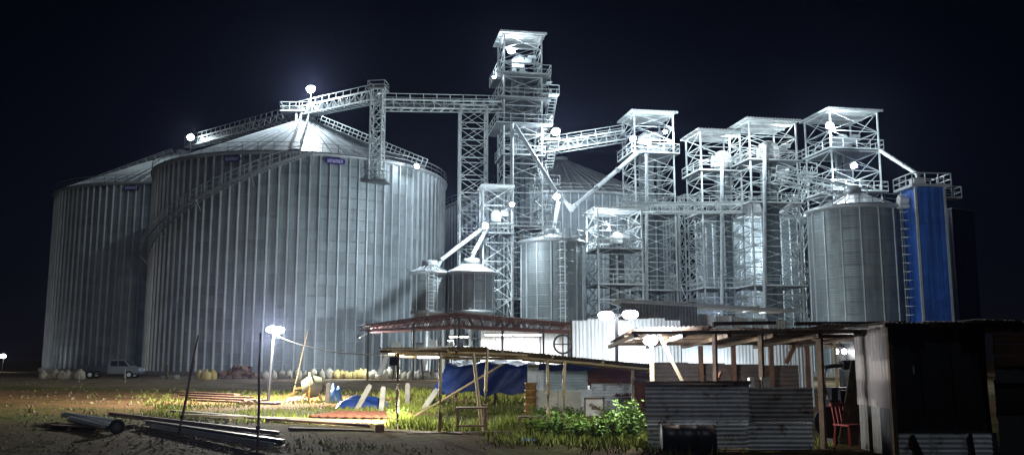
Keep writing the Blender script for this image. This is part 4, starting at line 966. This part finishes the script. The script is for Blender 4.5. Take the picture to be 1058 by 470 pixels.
# ------------------------------------------------------------------ yard clutter, left and middle
def long_bar(name, label, cat, p0, p1, w, h, m, lift=0.0, ibeam=False):
    p0 = Vector(p0); p1 = Vector(p1); c = (p0 + p1) / 2; d = p1 - p0; o = thing(name, label, cat, (c.x, c.y, lift), math.atan2(d.y, d.x)); L_ = d.length
    if ibeam:
        MB().box((0, 0, h - .015), (L_, w, .02)).build('flange', m, o); MB().box((0, 0, .012), (L_, w, .02)).build('flange', m, o); MB().box((0, 0, h / 2), (L_, .02, h - .05)).build('web', m, o)
    else: MB().box((0, 0, h / 2), (L_, w, h)).build('beam_body', m, o)
    return o
long_bar('steel_beam', 'long red-brown steel beam lying towards the lower left of the yard', 'beam', gnd(112, 433), gnd(288, 456), .11, .12, RED_O, .1, True)
long_bar('steel_beam', 'long dark steel beam lying closest to the camera at lower left', 'beam', gnd(150, 442), gnd(292, 465), .12, .13, DARKST, .08, True)
o = long_bar('pale_beam', 'pale painted beam lying along the dark steel beam at lower left', 'beam', gnd(158, 443.5), gnd(280, 464.5), .1, .1, PALE, .04)
for i, (a, b_, lab) in enumerate((((70, 434.5), (126, 442), 'rear silver tube of the bundle at lower left'), ((66, 436), (118, 444), 'middle silver tube of the bundle at lower left'), ((72, 439), (112, 448), 'front silver tube of the bundle at lower left'))):
    p0, p1 = gnd(*a), gnd(*b_); o = thing('metal_tube', lab, 'tube', p0)
    z = .16 + .05 * (i % 2); d = p1 - p0; d.z = 0; n_ = d.normalized()
    MB().tube([(0, 0, z), d + V(0, 0, z * .8)], .075, 12, False).tube([(0, 0, z), d + V(0, 0, z * .8)], .06, 12, False).build('tube_wall', ALU, o)
    MB().tube([(0, 0, z), n_ * .05 + V(0, 0, z)], .085, 12, False).build('end_collar', ALU, o)
p = gnd(112, 448); o = thing('tyre', 'small black wheel lying beside the silver tubes', 'wheel', (p.x + .2, p.y, .17), R(20))
MB().tube([(.13 * math.cos(2 * PI * k / 20), 0, .13 * math.sin(2 * PI * k / 20)) for k in range(21)], .05, 8, False).build('tread', RUBBER, o); MB().tube([(0, -.03, 0), (0, .03, 0)], .085, 14).build('rim', DARKST, o)
p0 = gnd(95, 443); o = thing('timber_pallet', 'dark pallet carrying the silver tubes at lower left', 'pallet', (p0.x, p0.y, 0), R(-30))
for k in range(5): bar('slat', (-.9, -.5 + k * .25, .1), (.9, -.5 + k * .25, .1), .16, BROWNB, o, .03)
for k in (-.8, 0, .8): bar('bearer', (k, -.55, .045), (k, .55, .045), .08, BROWNB, o, .08)
planks = [((178, 427), (300, 437), PLANK, 'long pale plank across the grass, rear one'), ((190, 431), (395, 439), PLANK, 'longest pale plank across the grass, brightly lit at its right end'), ((255, 434), (385, 443), BROWNB, 'dark plank lying in front of the pale planks'), ((300, 446), (478, 452), BROWNB, 'long dark plank lying at the foot of the bamboo hut'), ((420, 452), (530, 450), WOOD, 'weathered plank on the ground under the bamboo hut')]
for i, (a, b_, m, lab) in enumerate(planks): 
    p0, p1 = gnd(*a), gnd(*b_); long_bar('plank', lab, 'plank', p0, p1, .2, .06, m, .05)
    for f in (.15, .85):
        c = p0.lerp(p1, f)
for i in range(4):
    a = gnd(182 + i * 6, 411 + i * 1.3); b_ = gnd(245 + i * 14, 414 + i * 1.6); long_bar('plank', ['top', 'second', 'third', 'lowest'][i] + ' dark board of the scattered pile left of the lone lamp post', 'plank', a, b_, .3, .07, BROWNB, .22 - i * .06)
# rack of rusty rebar
pc = gnd(372, 434); o = thing('rebar_rack', 'bundle of rust-red rebar ladders lying on the grass', 'rebar', (pc.x, pc.y, .05), R(-12))
for k in range(9): rod('rebar_rod', (-1.1 + k * .26, -.9, .12), (-.9 + k * .26, .9, .16), .025, REBAR, o)
for y in (-.8, -.3, .3, .8): rod('cross_rod', (-1.2, y, .1), (1.3, y, .1), .03, REBAR, o)
for y in (-.7, .7): bar('bearer', (-1.2, y, .03), (1.3, y, .03), .1, WOOD, o, .1)
p = gnd(392, 450); o = thing('timber_block', 'short dark timber block standing left of the hut corner post', 'block', (p.x, p.y, 0), R(12))
MB().box((0, 0, .12), (.2, .2, .24)).box((0, 0, .245), (.17, .17, .02)).build('block_body', BROWNB, o)
# concrete posts
def cpost(label, px, py, ht, lean):
    p = gnd(px, py); o = thing('concrete_post', label, 'post', p); a = V(0, 0, 0); b_ = V(lean, 0, ht); s_ = .085
    b = MB(); b.bar(a - V(0, 0, .05), b_, s_ * 2); b.bar(b_, b_ + (b_ - a).normalized() * .06, s_ * 1.5); b.build('shaft', CONC, o)
cpost('upright concrete post beside the old mixer drum', 338, 416, .72, .05); cpost('upright pale concrete post right of the blue tarp heap', 394, 424, .75, .06)
cpost('leaning concrete post over the blue tarp heap', 368, 423, .8, .45); cpost('tilted concrete post under the hut roof, further back', 435, 425, .7, .5); cpost('slim upright concrete post behind the hut corner', 421, 420, .8, 0); cpost('short concrete post by the tarpaulin rack', 463, 417, .8, .02)
# old mixer drum
p = gnd(322, 414); o = thing('concrete_mixer', 'old greenish mixer drum with a yellow hoop on a rough stand', 'mixer', (p.x, p.y, 0), R(15))
q = Matrix.Rotation(R(78), 3, 'Y')
MB().lathe([(.02, -.42), (.3, -.4), (.44, -.12), (.44, .18), (.3, .42), (.3, .46), (.26, .44), (.2, .1)], 24, (0, 0, .58), M=q).build('drum', DRUMG, o)
b = MB(); b.tube([(-.12, .56 * math.cos(2 * PI * k / 24), .58 + .56 * math.sin(2 * PI * k / 24)) for k in range(25)], .035, 8, False); b.build('hoop', YELLOW, o)
for x in (-.4, .4):
    for y in (-.35, .35): bar('leg', (x, y, 0), (x * .5, y * .7, .5), .06, YELLOW, o)
bar('axle', (-.75, 0, .5), (.6, 0, .66), .07, YELLOW, o); bar('drawbar', (-.6, 0, .4), (-1.2, .1, .15), .07, YELLOW, o)
# tarp heap
def heap(name, label, cat, px, py, w, d, h, m, n=22, seed=1, amp=.25):
    p = gnd(px, py); o = thing(name, label, cat, (p.x, p.y, -.03)); rnd = random.Random(seed); ph = [(rnd.uniform(2, 9), rnd.uniform(2, 9), rnd.uniform(0, 6)) for _ in range(6)]; vs = []
    for j in range(n + 1):
        for i in range(n + 1):
            u, v = i / n * 2 - 1, j / n * 2 - 1; f = max(0, 1 - (abs(u) ** 2.6)) ** .6 * max(0, 1 - abs(v) ** 2.2) ** .6
            vs.append((u * w / 2, v * d / 2, h * f * (1 + amp * sum(math.sin(a * u + b_ * v + c) for a, b_, c in ph) / 3)))
    b = MB().add(vs, [(j * (n + 1) + i, j * (n + 1) + i + 1, (j + 1) * (n + 1) + i + 1, (j + 1) * (n + 1) + i) for j in range(n) for i in range(n)], True); b.build('surface', m, o); return o
heap('tarp_heap', 'low dark blue tarp heap between the leaning concrete posts', 'tarpaulin', 375, 421, 1.9, 1.0, .42, TARP, seed=3)
heap('tarp_heap', 'small light blue plastic heap beside the concrete post by the mixer', 'tarpaulin', 346, 415, .6, .5, .6, BLUEJ, seed=6)
# rubble heaps of single boulders
def rubble(label, px0, px1, py, hmax, n, m, seed, big=1.0):
    rnd = random.Random(seed); a, b_ = gnd(px0, py), gnd(px1, py); c = (a + b_) / 2; o = thing('rubble_pile', label, 'rubble', (c.x, c.y, 0)); W = b_.x - a.x
    meshes = []
    for k in range(5):
        mb = MB(); pr = []; N = 7
        for r_, z in ((.02, -.45), (.42, -.32), (.52, 0), (.4, .33), (.02, .48)): pr.append((r_, z))
        mb.lathe(pr, N, smooth=False); mb.v = [(x * rnd.uniform(.75, 1.25), y * rnd.uniform(.75, 1.25), z * rnd.uniform(.8, 1.2)) for x, y, z in mb.v]; meshes.append(mb.mesh('boulder', m))
    for k in range(n):
        u = rnd.gauss(0, .28); u = max(-.5, min(.5, u)); s_ = rnd.uniform(.3, .75) * big; z = rnd.uniform(0, 1) * hmax * (1 - (2 * u) ** 2) ** 1
        q = inst('boulder', meshes[k % 5], o, (u * W, rnd.uniform(-.6, .6) * (1.2 - abs(u)), max(.12 * s_, z - .1)), scale=(s_ * 1.2, s_, s_ * .8)); q.rotation_euler = (rnd.uniform(-.5, .5), rnd.uniform(-.5, .5), rnd.uniform(0, 6))
rubble('heap of reddish earth and boulders at the foot of the largest silo', 222, 268, 391, 1.1, 34, ROCK, 4, 1.1)
rubble('low scatter of pale rubble right of the far parked pickup', 168, 205, 391, .3, 18, CONC, 9, .8)
rubble('small clod pile of earth near the lone lamp post base', 248, 268, 418, .25, 12, ROCK, 14, .55)
rubble('small pale rocks left of the mixer drum', 296, 312, 414, .2, 9, CONC, 21, .45)
# rows of sacks
def sackmesh(m, seed):
    rnd = random.Random(seed); b = MB(); n = 12; prof = [(.03, 0)]
    b.lathe([(.28, .0), (.36, .1), (.38, .35), (.34, .6), (.2, .72), (.1, .78), (.14, .86), (.03, .84)], n); b.v = [(x * rnd.uniform(.9, 1.12), y * rnd.uniform(.8, 1.05), z * rnd.uniform(.93, 1.05)) for x, y, z in b.v]; return b.mesh('sack', m)
sm = [sackmesh(SACK, 1), sackmesh(SACK, 2)]; sy = [sackmesh(SACKY, 3), sackmesh(SACKY, 4)]
def sacks(px0, px1, py, n, ms, label, group):
    rnd = random.Random(px0)
    for k in range(n):
        p = gnd(px0 + (px1 - px0) * k / max(1, n - 1), py + rnd.uniform(-.25, .25)); s_ = rnd.uniform(.85, 1.15); o = inst('grain_sack', ms[k % 2], None, (p.x, p.y, -.01), rnd.uniform(0, 6), scale=(s_ * 1.1, s_, s_ * rnd.uniform(.8, 1.05))); tag(o, label, 'sack', group)
sacks(44, 82, 391.5, 7, sm, 'pale sack in the row at the foot of the far-left silo', 'sacks by the far-left silo')
sacks(348, 378, 391, 7, sy, 'yellowish sack in the row before the largest silo, left of the shed', 'yellow sacks before the largest silo')
sacks(386, 446, 391.5, 12, sm, 'pale sack in the row under the left half of the red shed', 'sacks under the red shed')
sacks(206, 219, 392, 3, sy, 'plump yellow sack just left of the reddish boulder heap', 'yellow sacks by the boulder heap')
sacks(274, 340, 391, 9, sm, 'pale sack along the silo foot between the boulder heap and the yellow sacks', 'sacks along the silo foot')
# pickup truck
def pickup():
    p = gnd(113, 391); o = thing('pickup_truck', 'small pickup with white cab and dark bed parked by the silos', 'truck', (p.x, p.y + 1, 0), R(4))
    b = MB(); prof = [(-.35, .45), (2.3, .45), (2.3, .95), (1.55, 1.05), (1.05, 1.62), (-.2, 1.66), (-.35, 1.0)]
    f = [(x, -.82, z) for x, z in prof]; k = [(x, .82, z) for x, z in prof]; n = len(prof)
    b.add(f + k, [tuple(range(n)), tuple(range(2 * n - 1, n - 1, -1))] + [(i, n + i, n + (i + 1) % n, (i + 1) % n) for i in range(n)]); b.build('cab', CARW, o)
    b = MB(); b.box((-1.5, 0, .72), (2.3, 1.62, .06)); b.box((-1.5, -.8, .92), (2.3, .05, .42)); b.box((-1.5, .8, .92), (2.3, .05, .42)); b.box((-2.63, 0, .92), (.05, 1.6, .42)); b.build('load_bed', CARD_, o)
    MB().add([(-.1, -.835, 1.08), (.5, -.835, 1.08), (.5, -.835, 1.55), (-.1, -.835, 1.55)], [(0, 1, 2, 3)]).build('side_window', GLASS, o)
    MB().add([(.58, -.835, 1.08), (1.4, -.835, 1.08), (1.0, -.835, 1.55), (.58, -.835, 1.55)], [(0, 1, 2, 3)]).build('side_window', GLASS, o)
    MB().add([(1.54, -.7, 1.09), (1.54, .7, 1.09), (1.08, .7, 1.6), (1.08, -.7, 1.6)], [(0, 1, 2, 3)]).build('windscreen', GLASS, o)
    for x in (-1.8, 1.5):
        for y in (-.75, .75):
            w = MB().tube([(x, y - .1, .34), (x, y + .1, .34)], .34, 18).build('wheel', RUBBER, o); MB().tube([(x, y - .12, .34), (x, y + .12, .34)], .18, 12).build('rim', ALU, w)
    for y in (-.6, .6): MB().box((2.3, y, .78), (.06, .26, .16)).build('headlight', PALE, o)
    MB().box((2.33, 0, .5), (.12, 1.6, .18)).build('bumper', CARD_, o); MB().box((0, 0, .4), (4.6, .9, .14)).build('chassis', DARKST, o)
pickup()
for px, lab in ((147, 'thin white marker post in front of the far-left silo sacks'), (482, '')):
    pass
def stake(name, label, px0, py0, px1, py1, r, m, cat='pole', dy=0):
    g_ = gnd(px0, py0); t_ = at(px1, py1, g_.y + dy); o = thing(name, label, cat, g_); d = t_ - g_
    MB().tube([(0, 0, -.05), d * .35 + V(.01, 0, 0), d * .7 - V(.012, 0, 0), d], r, 8, r2=r * .6).build('shaft', m, o)
    b = MB(); c = d * .18; b.tube([c - d.normalized() * .03, c + d.normalized() * .03], r * 1.5, 8); b.build('binding', WIRE, o)
stake('leaning_pole', 'taller thin leaning pole of the crossed pair at lower left', 184, 449, 205, 346, .03, BROWNB)
stake('leaning_pole', 'shorter thin leaning pole of the crossed pair at lower left', 187, 437, 201, 372, .028, BROWNB)
stake('upright_pole', 'thin dark upright pole in front of the lone lamp post', 266, 463, 269, 344, .03, BROWNB)
stake('upright_pole', 'pale bamboo pole slanting up beside the mixer drum', 302, 409, 318, 342, .03, BAMBOO)
stake('marker_post', 'small pale marker post before the far-left silo', 81, 394, 81, 384, .09, CONC, 'post')
stake('marker_post', 'small pale marker post beside the far pickup', 129, 394, 129, 380, .09, CONC, 'post')
stake('marker_post', 'small wooden marker post at the foot of the largest silo', 173, 393, 173, 377, .08, WOOD, 'post')
def cable(label, pts, r=.012, sag=.3):
    o = thing('power_cable', label, 'cable', pts[0]); P0 = Vector(pts[0])
    for a, b_ in zip(pts[:-1], pts[1:]):
        a = Vector(a); b_ = Vector(b_); MB().tube([a.lerp(b_, k / 14) - P0 - V(0, 0, sag * 4 * (k / 14) * (1 - k / 14)) for k in range(15)], r, 5).build('wire', WIRE, o)
cable('black cable sagging from the lone lamp post to the bamboo hut', [at(283, 345, c1.y), at(410, 366, 22)], .018, .25)
cable('black cable from the twin-headed lamp post to the tin shack', [at(637, 345, 27), at(672, 352, 22.6)], .015, .12)

# ------------------------------------------------------------------ weeds and grass
def grass():
    rnd = random.Random(11); vs = []; fs = []
    def hashn(x, y): return math.sin(x * .9 + 1.3 * math.sin(y * .7)) + math.sin(y * 1.1 + 1.7 * math.sin(x * .6 + 2)) + .6 * math.sin(2.3 * x + 1.1 * y)
    regions = [(150, 420, 405, 436, 8000, .06, .18), (410, 545, 404, 446, 11000, .12, .34), (515, 672, 428, 446, 5000, .15, .40), (505, 672, 444, 462, 6000, .06, .22), (20, 300, 396, 442, 1300, .04, .11), (300, 700, 448, 466, 900, .04, .12), (600, 860, 458, 470, 900, .08, .25)]
    for (a, b_, r0, r1, n, h0, h1) in regions:
        for _ in range(n):
            p = gnd(rnd.uniform(a, b_) + rnd.gauss(0, 9), rnd.uniform(r0, r1) + rnd.gauss(0, 1.6))
            if hashn(p.x, p.y) < rnd.uniform(-1.2, .9): continue
            h = rnd.uniform(h0, h1); an = rnd.uniform(0, PI); w = .012 + p.y * .00055; dx, dy = math.cos(an) * w, math.sin(an) * w; lx, ly = rnd.gauss(0, .35) * h, rnd.gauss(0, .35) * h
            k = len(vs); vs += [(p.x - dx, p.y - dy, -.02), (p.x + dx, p.y + dy, -.02), (p.x + lx, p.y + ly, h)]; fs.append((k, k + 1, k + 2))
    o = MB().add(vs, fs).build('grass', GRASS); o['kind'] = 'stuff'; o['label'] = 'patchy grass and low weeds growing over the yard'; o['category'] = 'grass'
grass()
def pebbles():
    rnd = random.Random(77); b = MB()
    for _ in range(2600):
        p = gnd(rnd.uniform(-10, 700), 394 + 74 * rnd.random() ** .8); s_ = rnd.uniform(.015, .05) * (1.6 if rnd.random() < .12 else 1) * (.6 + p.y / 40); a = rnd.uniform(0, 6); c, d = math.cos(a) * s_, math.sin(a) * s_
        b.add([(p.x + c, p.y + d, 0), (p.x - d, p.y + c, 0), (p.x - c * .8, p.y - d, 0), (p.x + d, p.y - c * 1.1, 0), (p.x + c * .2, p.y, s_ * rnd.uniform(.5, 1))], [(0, 1, 4), (1, 2, 4), (2, 3, 4), (3, 0, 4)])
    o = b.build('gravel', mat('gravel_stone', (.18, .14, .10), .9, 0, .5, 2)); o['kind'] = 'stuff'; o['label'] = 'loose stones and clods scattered over the yard'; o['category'] = 'gravel'
pebbles()
def weed(label, px, py, w, h, n, seed, lsz=.1):
    p = gnd(px, py); o = thing('weed_bush', label, 'weed', (p.x, p.y, 0), 0, 'leafy weeds before the patchwork fence'); rnd = random.Random(seed); st = MB(); lf = MB()
    for k in range(max(5, n // 28)):
        a = rnd.uniform(0, 2 * PI); rr = rnd.uniform(0, .5) * w; e = V(math.cos(a) * rr, math.sin(a) * rr * .8, h * rnd.uniform(.5, 1.05)); b0 = V(e.x * .35, e.y * .35, -.02); st.tube([b0, b0.lerp(e, .5) + V(0, 0, .05), e], .009, 5)
        for j in range(28):
            f = rnd.uniform(.2, 1.05); c = b0.lerp(e, f) + V(rnd.gauss(0, .05), rnd.gauss(0, .05), rnd.gauss(0, .03)); d = V(rnd.gauss(0, 1), rnd.gauss(0, 1), rnd.uniform(-.2, .9)).normalized() * lsz * rnd.uniform(.6, 1.3); s_ = d.cross(V(rnd.gauss(0, .3), rnd.gauss(0, .3), 1)).normalized() * d.length * .32
            lf.add([c, c + d * .45 + s_, c + d, c + d * .45 - s_], [(0, 1, 2, 3)])
    st.build('stems', LEAF, o); lf.build('foliage', LEAF, o)
W = [(655, 458, 1.1, .85, 'big leafy weed bush at the right end, against the corrugated half wall'), (636, 455, .9, .6, 'leafy weed clump just left of the biggest weed bush'), (617, 456, .9, .5, 'leafy weed clump in front of the legged board box'), (598, 454, .9, .55, 'leafy weed clump left of the legged board box'), (577, 452, .9, .5, 'leafy weed clump right of the low bench'), (560, 448, .8, .42, 'small leafy weed clump behind the low bench'), (632, 441, 1.2, .5, 'leafy weed clump at the fence right of the board box'), (590, 438, 1.2, .5, 'leafy weed clump under the cream boards of the fence'), (560, 436, 1.0, .45, 'leafy weed clump by the orange buckets'), (660, 446, 1.0, .7, 'leafy weed clump below the maroon end of the fence'), (450, 423, .9, .4, 'leafy weed clump behind the second hut post'), (415, 436, .8, .35, 'leafy weed clump beside the hut corner post')]
for i, (px, py, w, h, lab) in enumerate(W): weed(lab, px, py, w, h, 420 if w > .85 else 300, 30 + i)

# ------------------------------------------------------------------ thin night haze round the yard
hm = bpy.data.materials.new('thin_haze'); hm.use_nodes = True; nt = hm.node_tree; nt.nodes.clear()
pv = nt.nodes.new('ShaderNodeVolumePrincipled'); ho = nt.nodes.new('ShaderNodeOutputMaterial'); nt.links.new(pv.outputs[0], ho.inputs['Volume'])
pv.inputs['Color'].default_value = (.50, .58, 1, 1); pv.inputs['Density'].default_value = .00018; pv.inputs['Anisotropy'].default_value = .88
hz = MB().box((0, 660, 22), (2600, 1700, 46)).build('haze', hm); hz['kind'] = 'stuff'; hz['label'] = 'thin night haze glowing round the floodlights'; hz['category'] = 'haze'
